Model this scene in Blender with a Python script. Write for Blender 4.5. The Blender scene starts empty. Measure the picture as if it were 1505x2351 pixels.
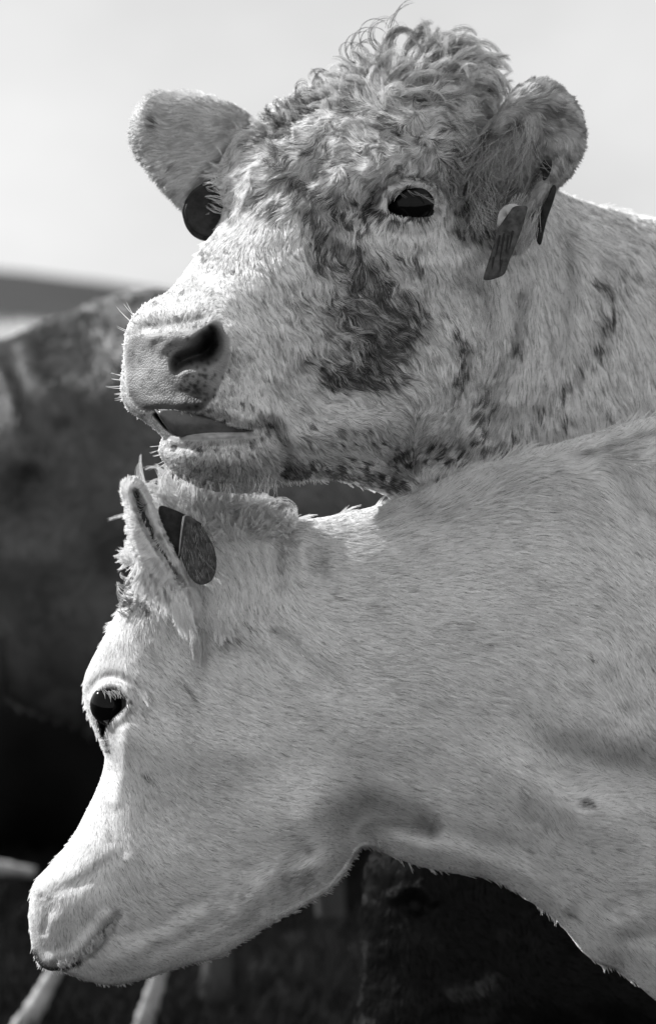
import bpy, math, random
import numpy as np
from mathutils import Vector
rng = np.random.default_rng(7)
random.seed(7)
C = bpy.context.scene
R = math.radians

# ------------------------------------------------------------------ camera
S = 1900.0            # drawing units per metre at the focal plane
DM = 3.0              # metres from the lens to that plane
HY = 720.0            # row of the horizon
CX = 752.5
H = 1.40              # camera height
cam_d = bpy.data.cameras.new('camera')
cam = bpy.data.objects.new('camera', cam_d)
C.collection.objects.link(cam)
cam.location = (0, -DM, H)
cam.rotation_euler = (R(90), 0, 0)
cam_d.sensor_fit = 'VERTICAL'
cam_d.sensor_height = 36
cam_d.lens = 36 * DM / (2351 / S)
cam_d.shift_y = -(1175.5 - HY) / 2351
cam_d.clip_start = 0.05
cam_d.clip_end = 3000
cam_d.dof.use_dof = True
cam_d.dof.focus_distance = 2.86
cam_d.dof.aperture_fstop = 3.4
C.camera = cam

# ------------------------------------------------------------------ sky, sun, exposure
SUN_EL, SUN_AZ = 32.0, -56.0     # azimuth from +Y, negative is to the left
w = bpy.data.worlds.new('World'); C.world = w; w.use_nodes = True
nt = w.node_tree; nt.nodes.clear()
def nd(t, n, **kw):
    x = t.nodes.new(n)
    for k, v in kw.items():
        if k in x.inputs: x.inputs[k].default_value = v
        else: setattr(x, k, v)
    return x
sky = nd(nt, 'ShaderNodeTexSky'); sky.sky_type = 'NISHITA'; sky.sun_disc = False
sky.sun_elevation = R(SUN_EL); sky.sun_rotation = R(SUN_AZ)
bw = nd(nt, 'ShaderNodeRGBToBW'); nt.links.new(sky.outputs[0], bw.inputs[0])
tc = nd(nt, 'ShaderNodeTexCoord')
mp = nd(nt, 'ShaderNodeMapping'); mp.inputs['Scale'].default_value = (1, 1, 1.6); mp.inputs['Location'].default_value = (0.35, 0.2, 0.1)
nt.links.new(tc.outputs['Generated'], mp.inputs[0])
ns = nd(nt, 'ShaderNodeTexNoise', Scale=4.5, Detail=5.0, Roughness=0.5); nt.links.new(mp.outputs[0], ns.inputs[0])
mr = nd(nt, 'ShaderNodeMapRange'); mr.inputs[1].default_value = 0.35; mr.inputs[2].default_value = 0.68
mr.inputs[3].default_value = 3.7; mr.inputs[4].default_value = 4.9
nt.links.new(ns.outputs[0], mr.inputs[0])
mx = nd(nt, 'ShaderNodeMix'); mx.data_type = 'FLOAT'; mx.inputs[0].default_value = 0.90   # mostly thin bright cloud
nt.links.new(bw.outputs[0], mx.inputs[2]); nt.links.new(mr.outputs[0], mx.inputs[3])
sx_ = nd(nt, 'ShaderNodeSeparateXYZ'); nt.links.new(tc.outputs['Generated'], sx_.inputs[0])
br = nd(nt, 'ShaderNodeMapRange'); br.inputs[1].default_value = 0.3; br.inputs[2].default_value = -0.7   # added front fill: sky boosted behind the lens
br.inputs[3].default_value = 1.0; br.inputs[4].default_value = 1.4; nt.links.new(sx_.outputs[1], br.inputs[0])
ml = nd(nt, 'ShaderNodeMath', operation='MULTIPLY'); nt.links.new(mx.outputs[0], ml.inputs[0]); nt.links.new(br.outputs[0], ml.inputs[1])
bg = nd(nt, 'ShaderNodeBackground', Strength=0.1); nt.links.new(ml.outputs[0], bg.inputs[0])
wo = nd(nt, 'ShaderNodeOutputWorld'); nt.links.new(bg.outputs[0], wo.inputs[0])

sd = bpy.data.lights.new('sun', 'SUN'); sd.energy = 5.0; sd.angle = R(0.6); sd.color = (1, 1, 1)
sun = bpy.data.objects.new('sun', sd); C.collection.objects.link(sun)
az = R(SUN_AZ); el = R(SUN_EL)
tosun = Vector((math.sin(az) * math.cos(el), math.cos(az) * math.cos(el), math.sin(el)))
sun.rotation_euler = tosun.to_track_quat('Z', 'Y').to_euler()
C.view_settings.view_transform = 'Standard'; C.view_settings.look = 'None'
C.view_settings.exposure = 0.9; C.view_settings.gamma = 1
C.render.engine = 'CYCLES'
C.cycles.max_bounces = 7; C.cycles.diffuse_bounces = 6; C.cycles.transmission_bounces = 3; C.cycles.transparent_max_bounces = 4
C.cycles_curves.shape = 'THICK'
C.cycles.use_denoising = True
C.cycles.denoiser = 'OPENIMAGEDENOISE'
C.cycles.denoising_input_passes = 'RGB_ALBEDO_NORMAL'

# ------------------------------------------------------------------ maths helpers
def W(x, y, d):
    s = (DM - d / S) / DM
    return np.stack([(x - CX) / S * s, -d / S, H + (HY - y) / S * s], -1)
def catmull(P, n=8, closed=True):
    P = np.asarray(P, float)
    if closed: Q = np.vstack([P[-1], P, P[0], P[1]])
    else: Q = np.vstack([2 * P[0] - P[1], P, 2 * P[-1] - P[-2]])
    out = []
    t = np.linspace(0, 1, n, endpoint=False)[:, None]
    for i in range(1, len(Q) - 2):
        p0, p1, p2, p3 = Q[i - 1], Q[i], Q[i + 1], Q[i + 2]
        out.append(0.5 * ((2 * p1) + (-p0 + p2) * t + (2 * p0 - 5 * p1 + 4 * p2 - p3) * t ** 2 + (-p0 + 3 * p1 - 3 * p2 + p3) * t ** 3))
    o = np.vstack(out)
    if not closed: o = np.vstack([o, P[-1]])
    return o
def seg_dist(X, Y, P, closed=False, near=False):
    """distance to a polyline, and the nearest point"""
    sh = X.shape; x = X.ravel(); y = Y.ravel()
    A = P; B = np.roll(P, -1, 0)
    if not closed: A, B = P[:-1], P[1:]
    best = np.full(x.size, 1e18); nx = np.zeros(x.size); ny = np.zeros(x.size); par = np.zeros(x.size)
    for i in range(len(A)):
        dx, dy = B[i] - A[i]; L = dx * dx + dy * dy + 1e-9
        t = np.clip(((x - A[i, 0]) * dx + (y - A[i, 1]) * dy) / L, 0, 1)
        qx = A[i, 0] + t * dx; qy = A[i, 1] + t * dy
        dd = (x - qx) ** 2 + (y - qy) ** 2
        m = dd < best
        best[m] = dd[m]
        if near: nx[m] = qx[m]; ny[m] = qy[m]
        else: par[m] = (i + t[m]) / len(A)
    d = np.sqrt(best).reshape(sh)
    return (d, nx.reshape(sh), ny.reshape(sh)) if near else (d, par.reshape(sh))
def inside(X, Y, P):
    r = np.zeros(X.shape, bool)
    x1, y1 = P[-1]
    for x2, y2 in P:
        c = (y1 > Y) != (y2 > Y)
        with np.errstate(divide='ignore', invalid='ignore'):
            r ^= c & (X < (x2 - x1) * (Y - y1) / (y2 - y1 + 1e-12) + x1)
        x1, y1 = x2, y2
    return r
def sdf(X, Y, P, n=5):
    P = catmull(P, n) if n else np.asarray(P, float)
    d, _ = seg_dist(X, Y, P, True)
    return np.where(inside(X, Y, P), d, -d)
def sm(a, b, x):
    t = np.clip((x - a) / (b - a), 0, 1); return t * t * (3 - 2 * t)
class TPS:
    def __init__(s, pts):
        p = np.asarray(pts, float); s.c = p[:, :2] / 1000; v = p[:, 2]; n = len(p)
        d = np.linalg.norm(s.c[:, None] - s.c[None], axis=2)
        K = d ** 2 * np.log(d + 1e-9) + np.eye(n) * 1e-3
        A = np.zeros((n + 3, n + 3)); A[:n, :n] = K
        Q = np.c_[np.ones(n), s.c]; A[:n, n:] = Q; A[n:, :n] = Q.T
        s.w = np.linalg.solve(A, np.r_[v, 0, 0, 0])
    def __call__(s, x, y):
        x = x / 1000; y = y / 1000; o = s.w[-3] + s.w[-2] * x + s.w[-1] * y
        for (cx, cy), wt in zip(s.c, s.w[:-3]):
            r2 = (x - cx) ** 2 + (y - cy) ** 2 + 1e-12
            o = o + wt * r2 * 0.5 * np.log(r2)
        return o
_lat = rng.random((256, 256))
def vnoise(x, y, sc, seed=0):
    x = x / sc + seed * 17.31; y = y / sc + seed * 9.17
    i = np.floor(x).astype(int); j = np.floor(y).astype(int); fx = x - i; fy = y - j
    fx = fx * fx * (3 - 2 * fx); fy = fy * fy * (3 - 2 * fy)
    g = lambda a, b: _lat[a & 255, b & 255]
    return ((g(i, j) * (1 - fx) + g(i + 1, j) * fx) * (1 - fy) + (g(i, j + 1) * (1 - fx) + g(i + 1, j + 1) * fx) * fy) * 2 - 1
def fbm(x, y, sc, seed=0, o=3):
    return sum(vnoise(x, y, sc / 2 ** k, seed + k * 3) * 0.5 ** k for k in range(o)) / 1.6
def stroke(X, Y, pts, r, amp=1.0, r2=None, p=2):
    """soft line through pts; r is its half width, running to r2"""
    P = catmull(pts, 6, False) if len(pts) > 2 else np.asarray(pts, float)
    d, t = seg_dist(X, Y, P)
    rr = r if r2 is None else r + (r2 - r) * t
    return amp * np.exp(-(d / rr) ** p)
def blob(X, Y, x, y, rx, ry, ang=0, amp=1.0, p=2):
    c, s = math.cos(R(ang)), math.sin(R(ang))
    u = ((X - x) * c + (Y - y) * s) / rx; v = (-(X - x) * s + (Y - y) * c) / ry
    return amp * np.exp(-(u * u + v * v) ** (p / 2))

# ------------------------------------------------------------------ objects
def link(name, data, parent=None, mat=None):
    o = bpy.data.objects.new(name, data); C.collection.objects.link(o)
    if parent: o.parent = parent
    if mat: data.materials.append(mat)
    return o
def tag(o, label, cat, group=None):
    o['label'] = label; o['category'] = cat
    if group: o['group'] = group
    return o
def empty(name, loc):
    o = bpy.data.objects.new(name, None); C.collection.objects.link(o); o.location = loc
    o.empty_display_size = 0.1
    return o
def mesh_np(name, V, F, smooth=True, attrs=None):
    me = bpy.data.meshes.new(name)
    F = np.asarray(F); V = np.asarray(V, np.float32)
    me.vertices.add(len(V)); me.vertices.foreach_set('co', V.ravel())
    k = F.shape[1]
    me.loops.add(F.size); me.loops.foreach_set('vertex_index', F.ravel().astype(np.int32))
    me.polygons.add(len(F)); me.polygons.foreach_set('loop_start', np.arange(0, F.size, k, dtype=np.int32))
    me.polygons.foreach_set('use_smooth', np.full(len(F), smooth))
    for a, v in (attrs or {}).items():
        at = me.attributes.new(a, 'FLOAT', 'POINT'); at.data.foreach_set('value', np.asarray(v, np.float32))
    me.update(calc_edges=True); me.validate()
    return me
def hair_obj(name, P, rad, tone, parent, mat):
    """P (n,k,3) world points, rad (n,k), tone (n,)"""
    n, k, _ = P.shape
    hc = bpy.data.hair_curves.new(name)
    hc.add_curves([k] * n)
    hc.points.foreach_set('position', P.astype(np.float32).ravel())
    a = hc.attributes.get('radius') or hc.attributes.new('radius', 'FLOAT', 'POINT')
    a.data.foreach_set('value', np.broadcast_to(rad, (n, k)).astype(np.float32).ravel())
    a = hc.attributes.new('tone', 'FLOAT', 'POINT')
    a.data.foreach_set('value', np.repeat(tone, k).astype(np.float32))
    return link(name, hc, parent, mat)

# ------------------------------------------------------------------ materials (all grey: the photograph is black and white)
def mat_new(name):
    m = bpy.data.materials.new(name); m.use_nodes = True; t = m.node_tree; t.nodes.clear()
    return m, t, nd(t, 'ShaderNodeOutputMaterial')
def hair_mat(name, trans=0.38, gloss=0.06):
    m, t, o = mat_new(name)
    at = nd(t, 'ShaderNodeAttribute'); at.attribute_name = 'tone'
    df = nd(t, 'ShaderNodeBsdfDiffuse'); tr = nd(t, 'ShaderNodeBsdfTranslucent'); gl = nd(t, 'ShaderNodeBsdfGlossy')
    gl.inputs['Roughness'].default_value = 0.42; gl.inputs['Color'].default_value = (0.75, 0.75, 0.75, 1)
    t.links.new(at.outputs['Fac'], df.inputs[0]); t.links.new(at.outputs['Fac'], tr.inputs[0])
    m1 = nd(t, 'ShaderNodeMixShader'); m1.inputs[0].default_value = trans
    t.links.new(df.outputs[0], m1.inputs[1]); t.links.new(tr.outputs[0], m1.inputs[2])
    m2 = nd(t, 'ShaderNodeMixShader'); m2.inputs[0].default_value = gloss
    t.links.new(m1.outputs[0], m2.inputs[1]); t.links.new(gl.outputs[0], m2.inputs[2]); t.links.new(m2.outputs[0], o.inputs[0])
    return m
M_hair = hair_mat('coat_hair')
M_hair_dark = hair_mat('dark_coat_hair', 0.1, 0.012)
def skin_mat(name, rough=0.8, pebble=260, pebble_d=0.0007):
    m, t, o = mat_new(name)
    p = nd(t, 'ShaderNodeBsdfPrincipled'); t.links.new(p.outputs[0], o.inputs[0])
    at = nd(t, 'ShaderNodeAttribute'); at.attribute_name = 'tone'
    ab = nd(t, 'ShaderNodeAttribute'); ab.attribute_name = 'bare'
    g = nd(t, 'ShaderNodeTexCoord')
    n1 = nd(t, 'ShaderNodeTexNoise', Scale=60.0, Detail=6.0); t.links.new(g.outputs['Object'], n1.inputs[0])
    r1 = nd(t, 'ShaderNodeMapRange'); r1.inputs[3].default_value = 0.75; r1.inputs[4].default_value = 1.2
    t.links.new(n1.outputs[0], r1.inputs[0])
    mu = nd(t, 'ShaderNodeMath', operation='MULTIPLY'); t.links.new(at.outputs['Fac'], mu.inputs[0]); t.links.new(r1.outputs[0], mu.inputs[1])
    vo = nd(t, 'ShaderNodeTexVoronoi', Scale=float(pebble)); vo.feature = 'DISTANCE_TO_EDGE'
    t.links.new(g.outputs['Object'], vo.inputs['Vector'])
    rv = nd(t, 'ShaderNodeMapRange'); rv.inputs[1].default_value = 0.0; rv.inputs[2].default_value = 0.18
    t.links.new(vo.outputs['Distance'], rv.inputs[0])
    mv = nd(t, 'ShaderNodeMath', operation='MULTIPLY'); t.links.new(rv.outputs[0], mv.inputs[0]); t.links.new(ab.outputs['Fac'], mv.inputs[1])
    bp = nd(t, 'ShaderNodeBump', Strength=0.5, Distance=pebble_d); t.links.new(mv.outputs[0], bp.inputs['Height'])
    t.links.new(bp.outputs[0], p.inputs['Normal']); t.links.new(mu.outputs[0], p.inputs['Base Color'])
    rr = nd(t, 'ShaderNodeMapRange'); rr.inputs[3].default_value = 0.95; rr.inputs[4].default_value = 0.6
    rs = nd(t, 'ShaderNodeMapRange'); rs.inputs[3].default_value = 0.03; rs.inputs[4].default_value = 0.25
    t.links.new(ab.outputs['Fac'], rs.inputs[0]); t.links.new(rs.outputs[0], p.inputs['Specular IOR Level'])
    t.links.new(ab.outputs['Fac'], rr.inputs[0]); t.links.new(rr.outputs[0], p.inputs['Roughness'])
    return m
M_skin = skin_mat('coat_skin')
def plain(name, v, rough=0.6, spec=0.5, noise=0.0, scale=40.0, bump=0.0, coat=0.0):
    m, t, o = mat_new(name)
    p = nd(t, 'ShaderNodeBsdfPrincipled', Roughness=rough); t.links.new(p.outputs[0], o.inputs[0])
    p.inputs['Specular IOR Level'].default_value = spec; p.inputs['Coat Weight'].default_value = coat
    p.inputs['Base Color'].default_value = (v, v, v, 1)
    if noise or bump:
        g = nd(t, 'ShaderNodeTexCoord')
        n = nd(t, 'ShaderNodeTexNoise', Scale=scale, Detail=6.0, Roughness=0.6); t.links.new(g.outputs['Object'], n.inputs[0])
        r = nd(t, 'ShaderNodeMapRange'); r.inputs[1].default_value = 0.3; r.inputs[2].default_value = 0.7
        r.inputs[3].default_value = v * (1 - noise); r.inputs[4].default_value = v * (1 + noise)
        t.links.new(n.outputs[0], r.inputs[0]); t.links.new(r.outputs[0], p.inputs['Base Color'])
        if bump:
            b = nd(t, 'ShaderNodeBump', Strength=0.6, Distance=bump); t.links.new(n.outputs[0], b.inputs['Height']); t.links.new(b.outputs[0], p.inputs['Normal'])
    return m
M_eye = plain('eye_wet', 0.003, 0.05, 0.12)
M_lid = plain('eyelid_skin', 0.03, 0.5, noise=0.3, scale=200)
M_tongue = plain('tongue_skin', 0.07, 0.25, 0.4, noise=0.4, scale=45, bump=0.001)
M_gum = plain('mouth_dark', 0.008, 0.6, 0.06)
M_tag = plain('tag_plastic', 0.05, 0.55, 0.12, noise=0.7, scale=90, bump=0.0006)
M_tagdark = plain('tag_plastic_dark', 0.018, 0.55, 0.1, noise=0.7, scale=90, bump=0.0006)
M_taglow = plain('tag_plastic_grey', 0.05, 0.6, 0.1, noise=0.8, scale=140, bump=0.0008)
M_tagclear = plain('tag_plastic_pale', 0.30, 0.35, 0.5, noise=0.25, scale=150)

# ------------------------------------------------------------------ a sculpted body: outline + depth, front and back
class Relief:
    def __init__(s, outline, step, M, FP, Rr, detail=None, back=0.6, xmax=None, coarse=5, Tmin=20, smooth_it=30):
        P = catmull(outline, 8); s.P = P
        x0, y0 = P.min(0) - 12; x1, y1 = P.max(0) + 12
        xs = np.arange(x0, x1, step)
        if xmax is not None:
            xs = np.r_[np.arange(x0, xmax, step), np.arange(xmax, x1, step * coarse)]
        ys = np.arange(y0, y1, step)
        s.xs, s.ys = xs, ys
        X, Y = np.meshgrid(xs, ys); s.X, s.Y = X, Y
        d, nx, ny = seg_dist(X, Y, P, True, near=True)
        ins = inside(X, Y, P); d = np.where(ins, d, -d); s.d = d
        m = TPS(M); s.Mg = m(X, Y)
        FPa = np.asarray(FP, float)
        tp = np.c_[FPa[:, :2], FPa[:, 2] - m(FPa[:, 0], FPa[:, 1])]
        T = np.maximum(TPS(tp)(X, Y), Tmin)
        Rg = Rr(X, Y) if callable(Rr) else np.full(X.shape, float(Rr))
        q = np.clip(d / Rg, 0, 1)
        prof = np.sqrt(np.maximum(1 - (1 - q) ** 2, 0))
        for _ in range(smooth_it):      # soften the crease along the middle of narrow places
            a = prof.copy(); a[1:-1, 1:-1] = (prof[:-2, 1:-1] + prof[2:, 1:-1] + prof[1:-1, :-2] + prof[1:-1, 2:]) / 4
            wgt = sm(12, 40, d); prof = prof * (1 - wgt) + a * wgt
        h = T * prof
        F = s.Mg + h
        if detail is not None: F = F + detail(X, Y) * sm(0, 14, d)
        F = np.where(d > 0, F, s.Mg)
        B = s.Mg - h * back
        s.F, s.B = F, B
        s.gy, s.gx = np.gradient(F, ys, xs)
        s.by, s.bx = np.gradient(np.where(d > 0, B, s.Mg), ys, xs)
        for g in (s.gx, s.gy, s.bx, s.by): np.clip(g, -4, 4, out=g)
        # mesh
        ok = d > step * 0.45
        cell = ok[:-1, :-1] & ok[1:, :-1] & ok[:-1, 1:] & ok[1:, 1:]
        cnt = np.zeros(X.shape, int)
        for a, b in ((0, 0), (0, 1), (1, 0), (1, 1)):
            cnt[a:a + cell.shape[0], b:b + cell.shape[1]] += cell
        used = cnt > 0; bd = used & (cnt < 4)
        px = np.where(bd, nx, X); py = np.where(bd, ny, Y)
        fF = np.where(bd, s.Mg, F); fB = np.where(bd, s.Mg, B)
        idf = -np.ones(X.shape, int); idf[used] = np.arange(used.sum())
        nF = used.sum(); inn = used & ~bd
        idb = idf.copy(); idb[inn] = nF + np.arange(inn.sum())
        V = np.vstack([W(px[used], py[used], fF[used]), W(px[inn], py[inn], fB[inn])])
        s.vx = np.r_[px[used], px[inn]]; s.vy = np.r_[py[used], py[inn]]; s.isback = np.r_[np.zeros(nF, bool), np.ones(inn.sum(), bool)]
        ci, cj = np.nonzero(cell)
        f1 = np.stack([idf[ci, cj], idf[ci + 1, cj], idf[ci + 1, cj + 1], idf[ci, cj + 1]], 1)
        f2 = np.stack([idb[ci, cj], idb[ci, cj + 1], idb[ci + 1, cj + 1], idb[ci + 1, cj]], 1)
        s.V, s.Fa = V, np.vstack([f1, f2])
    def samp(s, G, x, y):
        i = np.clip(np.searchsorted(s.xs, x) - 1, 0, len(s.xs) - 2); j = np.clip(np.searchsorted(s.ys, y) - 1, 0, len(s.ys) - 2)
        fx = np.clip((x - s.xs[i]) / (s.xs[i + 1] - s.xs[i]), 0, 1); fy = np.clip((y - s.ys[j]) / (s.ys[j + 1] - s.ys[j]), 0, 1)
        return (G[j, i] * (1 - fx) + G[j, i + 1] * fx) * (1 - fy) + (G[j + 1, i] * (1 - fx) + G[j + 1, i + 1] * fx) * fy
    def roots(s, n, dens, back=False):
        gx, gy = (s.bx, s.by) if back else (s.gx, s.gy)
        cw = np.gradient(s.xs)[None, :]
        wt = np.where(s.d > 1, np.minimum(np.sqrt(1 + gx ** 2 + gy ** 2), 4) * cw, 0) * dens(s.X, s.Y)
        if back: wt = wt * (0.15 + np.exp(-(s.d / 60) ** 2))
        p = wt.ravel() / wt.sum()
        k = rng.choice(p.size, n, p=p)
        j, i = np.unravel_index(k, s.d.shape)
        return s.xs[i] + (rng.random(n) - 0.5) * np.gradient(s.xs)[i], s.ys[j] + (rng.random(n) - 0.5) * np.gradient(s.ys)[j]
    def fur(s, name, n, dens, angle, length, tonef, parent, mat, K=6, lift=0.25, clump=16, vamp=0.6, dk=0.0, hard=0.0, cstr=0.6, wave=0.35, wsc=45, rad=0.00028, back=False, radf=1.0, dirtf=None, edge=1.0):
        """angle(x,y) degrees (0 right, 90 down); length(x,y) drawing units; lift: how far a tip stands off, share of length"""
        x, y = s.roots(n, dens, back)
        G, gx, gy = (s.B, s.bx, s.by) if back else (s.F, s.gx, s.gy)
        sg = -1.0 if back else 1.0
        # clump centre
        ci = np.floor(x / clump); cj = np.floor(y / clump); bd = np.full(n, 1e9); cx = x.copy(); cy = y.copy(); cid = np.zeros(n)
        for a in (-1, 0, 1):
            for b in (-1, 0, 1):
                u = ci + a; v = cj + b
                h1 = _lat[(u.astype(int) * 7 + v.astype(int) * 13) & 255, (u.astype(int) * 3 - v.astype(int) * 5) & 255]
                h2 = _lat[(u.astype(int) * 5 - v.astype(int) * 11) & 255, (u.astype(int) * 17 + v.astype(int) * 2) & 255]
                qx = (u + h1) * clump; qy = (v + h2) * clump
                dd = (qx - x) ** 2 + (qy - y) ** 2; m = dd < bd
                bd[m] = dd[m]; cx[m] = qx[m]; cy[m] = qy[m]; cid[m] = (h1 * 0.5 + h2 * 0.5)[m]
        L = length(x, y) * rng.uniform(0.65, 1.2, n)
        if edge < 1: L = L * (edge + (1 - edge) * sm(6, 40, s.samp(s.d, x, y)))
        lf = (lift(x, y) if callable(lift) else lift) * rng.uniform(0.3, 1.2, n) * (0.5 + 1.0 * cid)
        cs = (cstr(x, y) if callable(cstr) else cstr) * rng.uniform(0.5, 1.1, n)
        wv = wave(x, y) if callable(wave) else wave
        X = x.copy(); Y = y.copy(); Z = s.samp(G, X, Y)
        jit = rng.normal(0, 0.04, n) + (cid - 0.5) * 0.5; out = np.zeros((n, K, 3)); wx = X * 0; wy = X * 0
        sx = s.samp(gx, X, Y); sy = s.samp(gy, X, Y)
        nn0 = np.sqrt(1 + sx ** 2 + sy ** 2)
        frozen_t = None
        for k in range(K):
            nn = np.sqrt(1 + sx ** 2 + sy ** 2)
            N = np.stack([-sx / nn, -sy / nn, 1 / nn], -1) * sg
            if k == 0: N0 = N
            t = k / (K - 1)
            wgt = cs * t ** 0.9 / nn0
            q = np.stack([X + (cx - x) * wgt, Y + (cy - y) * wgt, Z], -1)
            ins = s.samp(s.d, q[:, 0], q[:, 1]) > 2
            zz = s.samp(G, q[:, 0], q[:, 1])
            steep = nn0 < 2.5
            q[:, 2] = np.where(ins & steep, zz, Z)
            N = N0 * 0.7 + N * 0.3
            out[:, k] = q + N * (L * lf * t ** 1.25)[:, None]
            ins2 = s.samp(s.d, X, Y) > 0.5
            an = np.radians(angle(X, Y)) + jit + wv * (fbm(X, Y, wsc, 3, 2) * 2.4 + 0.5 * vnoise(x, y, 9, 5))
            c, sn = np.cos(an), np.sin(an)
            ux = np.where(ins2, s.samp(gx, X, Y), sx); uy = np.where(ins2, s.samp(gy, X, Y), sy); sx, sy = ux, uy
            tz = sx * c + sy * sn
            tl = np.sqrt(1 + tz ** 2); st = L / (K - 1)
            X = X + c / tl * st; Y = Y + sn / tl * st
            Znew = s.samp(G, X, Y); ins3 = s.samp(s.d, X, Y) > 0.5
            Z = np.where(ins3, Znew, Z + tz / tl * st)
        P = W(out[..., 0], out[..., 1], out[..., 2])
        vary = (1 + (cid - 0.5) * vamp) * rng.uniform(0.9, 1.08, n)
        if dirtf is None: tone = tonef(cx * 0.6 + x * 0.4, cy * 0.6 + y * 0.4) * vary
        else:       # mud and painted shade take hold lock by lock
            vary = vary * np.where(rng.random(n) < dk, 0.32, 1.0)
            dv = dirtf(cx * 0.6 + x * 0.4, cy * 0.6 + y * 0.4)
            h = _lat[(np.floor(cx * 1.7).astype(int)) & 255, (np.floor(cy * 1.9).astype(int)) & 255]
            eff = np.clip(dv * (0.1 + 1.5 * h ** 1.5), 0, 0.95) * (1 - hard) + hard * np.clip(dv * (0.12 + 0.55 * h) + 0.75 * sm(0.28, 0.8, dv * 0.85 + (h - 0.55) * 0.8) * sm(0.05, .35, dv), 0, 0.94) * np.where(rng.random(n) < 0.14, 0.4, 1)
            tb = tonef(x, y) if callable(tonef) else tonef
            tone = (tb * (1 - eff) + 0.05 * eff) * vary
        tt = np.linspace(0, 1, K)
        rr = rad * radf * (1 - 0.75 * tt ** 1.5)[None, :] * rng.uniform(0.7, 1.25, n)[:, None]
        return hair_obj(name, P, rr, np.clip(tone, 0.01, 0.85), parent, mat)
def loft_mesh(parts, name, tonef, baref=None):
    """join several reliefs into one mesh"""
    V = []; Fs = []; o = 0; tn = []; br = []
    for i, r in enumerate(parts):
        V.append(r.V); Fs.append(r.Fa + o); o += len(r.V)
        tn.append(tonef(r.vx, r.vy, i)); br.append(baref(r.vx, r.vy, i) if baref else np.zeros(len(r.V)))
    return mesh_np(name, np.vstack(V), np.vstack(Fs), attrs={'tone': np.concatenate(tn), 'bare': np.concatenate(br)})
def dirfield(pts, sig=None):
    """pts: x, y, angle in degrees; smooth weighted mean of unit vectors"""
    p = np.asarray(pts, float)
    def f(x, y):
        a = x * 0.0; b = x * 0.0
        for px, py, an in p:
            wgt = 1.0 / (((x - px) ** 2 + (y - py) ** 2) / 1e4 + 0.15) ** 2
            a = a + wgt * math.cos(R(an)); b = b + wgt * math.sin(R(an))
        return np.degrees(np.arctan2(b, a))
    return f
def sphere(name, x, y, d, r, parent, mat, sx=1, sy=1, sz=1, seg=40):
    th = np.linspace(0, math.pi, seg // 2 + 1); ph = np.linspace(0, 2 * math.pi, seg, endpoint=False)
    T, Pp = np.meshgrid(th, ph, indexing='ij')
    c = W(np.array(x * 1.0), np.array(y * 1.0), np.array(d * 1.0))
    k = r / S
    V = np.stack([c[0] + k * sx * np.sin(T) * np.cos(Pp), c[1] + k * sy * np.cos(T), c[2] + k * sz * np.sin(T) * np.sin(Pp)], -1).reshape(-1, 3)
    F = []
    for i in range(seg // 2):
        for j in range(seg):
            F.append((i * seg + j, (i + 1) * seg + j, (i + 1) * seg + (j + 1) % seg, i * seg + (j + 1) % seg))
    return link(name, mesh_np(name, V, F), parent, mat)
def plate(name, poly, depth, thick, parent, mat, bevel=2.5, n=5, curve=None):
    """a thin plastic sheet with rounded edges cut to poly; depth(x,y) drawing units"""
    P = catmull(poly, n) if n else np.asarray(poly, float)
    c = P.mean(0); rings = [(1.0, 0.0)]
    k = len(P); V = []; F = []
    def ring(inset, off):
        v = P - c; L = np.linalg.norm(v, axis=1)[:, None]; q = c + v * np.maximum(1 - inset / L, 0.02)
        return W(q[:, 0], q[:, 1], depth(q[:, 0], q[:, 1]) + off)
    prof = [(1e9, thick / 2)] + [(f, thick / 2) for f in ()]
    prof = [(60, thick / 2), (25, thick / 2), (bevel, thick / 2), (bevel * .3, thick / 2 - bevel * .3), (0, 0), (bevel * .3, -thick / 2 + bevel * .3), (bevel, -thick / 2), (25, -thick / 2), (60, -thick / 2)]
    for a, b in prof: V.append(ring(a, b))
    V.append(W(np.array([c[0]]), np.array([c[1]]), depth(np.array([c[0]]), np.array([c[1]])) + thick / 2))
    V.append(W(np.array([c[0]]), np.array([c[1]]), depth(np.array([c[0]]), np.array([c[1]])) - thick / 2))
    m = len(prof)
    for i in range(m - 1):
        for j in range(k): F.append((i * k + j, (i + 1) * k + j, (i + 1) * k + (j + 1) % k, i * k + (j + 1) % k))
    T = [(m * k, j, (j + 1) % k) for j in range(k)] + [(m * k + 1, (m - 1) * k + (j + 1) % k, (m - 1) * k + j) for j in range(k)]
    me = bpy.data.meshes.new(name); me.from_pydata(np.vstack(V).tolist(), [], F + T); me.update()
    for p in me.polygons: p.use_smooth = True
    return link(name, me, parent, mat)
def strands(name, paths, rad, tone, parent, mat):
    """paths: list of (k,3) arrays in drawing units, equal k"""
    P = np.array(paths); n, k, _ = P.shape
    tt = np.linspace(0, 1, k)
    rr = np.asarray(rad).reshape(-1, 1) * (1 - 0.8 * tt ** 2)[None]
    return hair_obj(name, W(P[..., 0], P[..., 1], P[..., 2]), rr, np.asarray(tone), parent, mat)
def spiral(x, y, d, ang, L, k0, k1, lift0, lift1, K=14):
    """a curl: starts at angle ang (deg), curvature runs k0..k1 (deg per unit), depth rises"""
    pts = []; a = R(ang); st = L / (K - 1)
    for i in range(K):
        t = i / (K - 1)
        pts.append((x, y, d + lift0 * t + lift1 * math.sin(t * 5)))
        x += math.cos(a) * st; y += math.sin(a) * st; a += R(k0 + (k1 - k0) * t) * st
    return np.array(pts)
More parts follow.
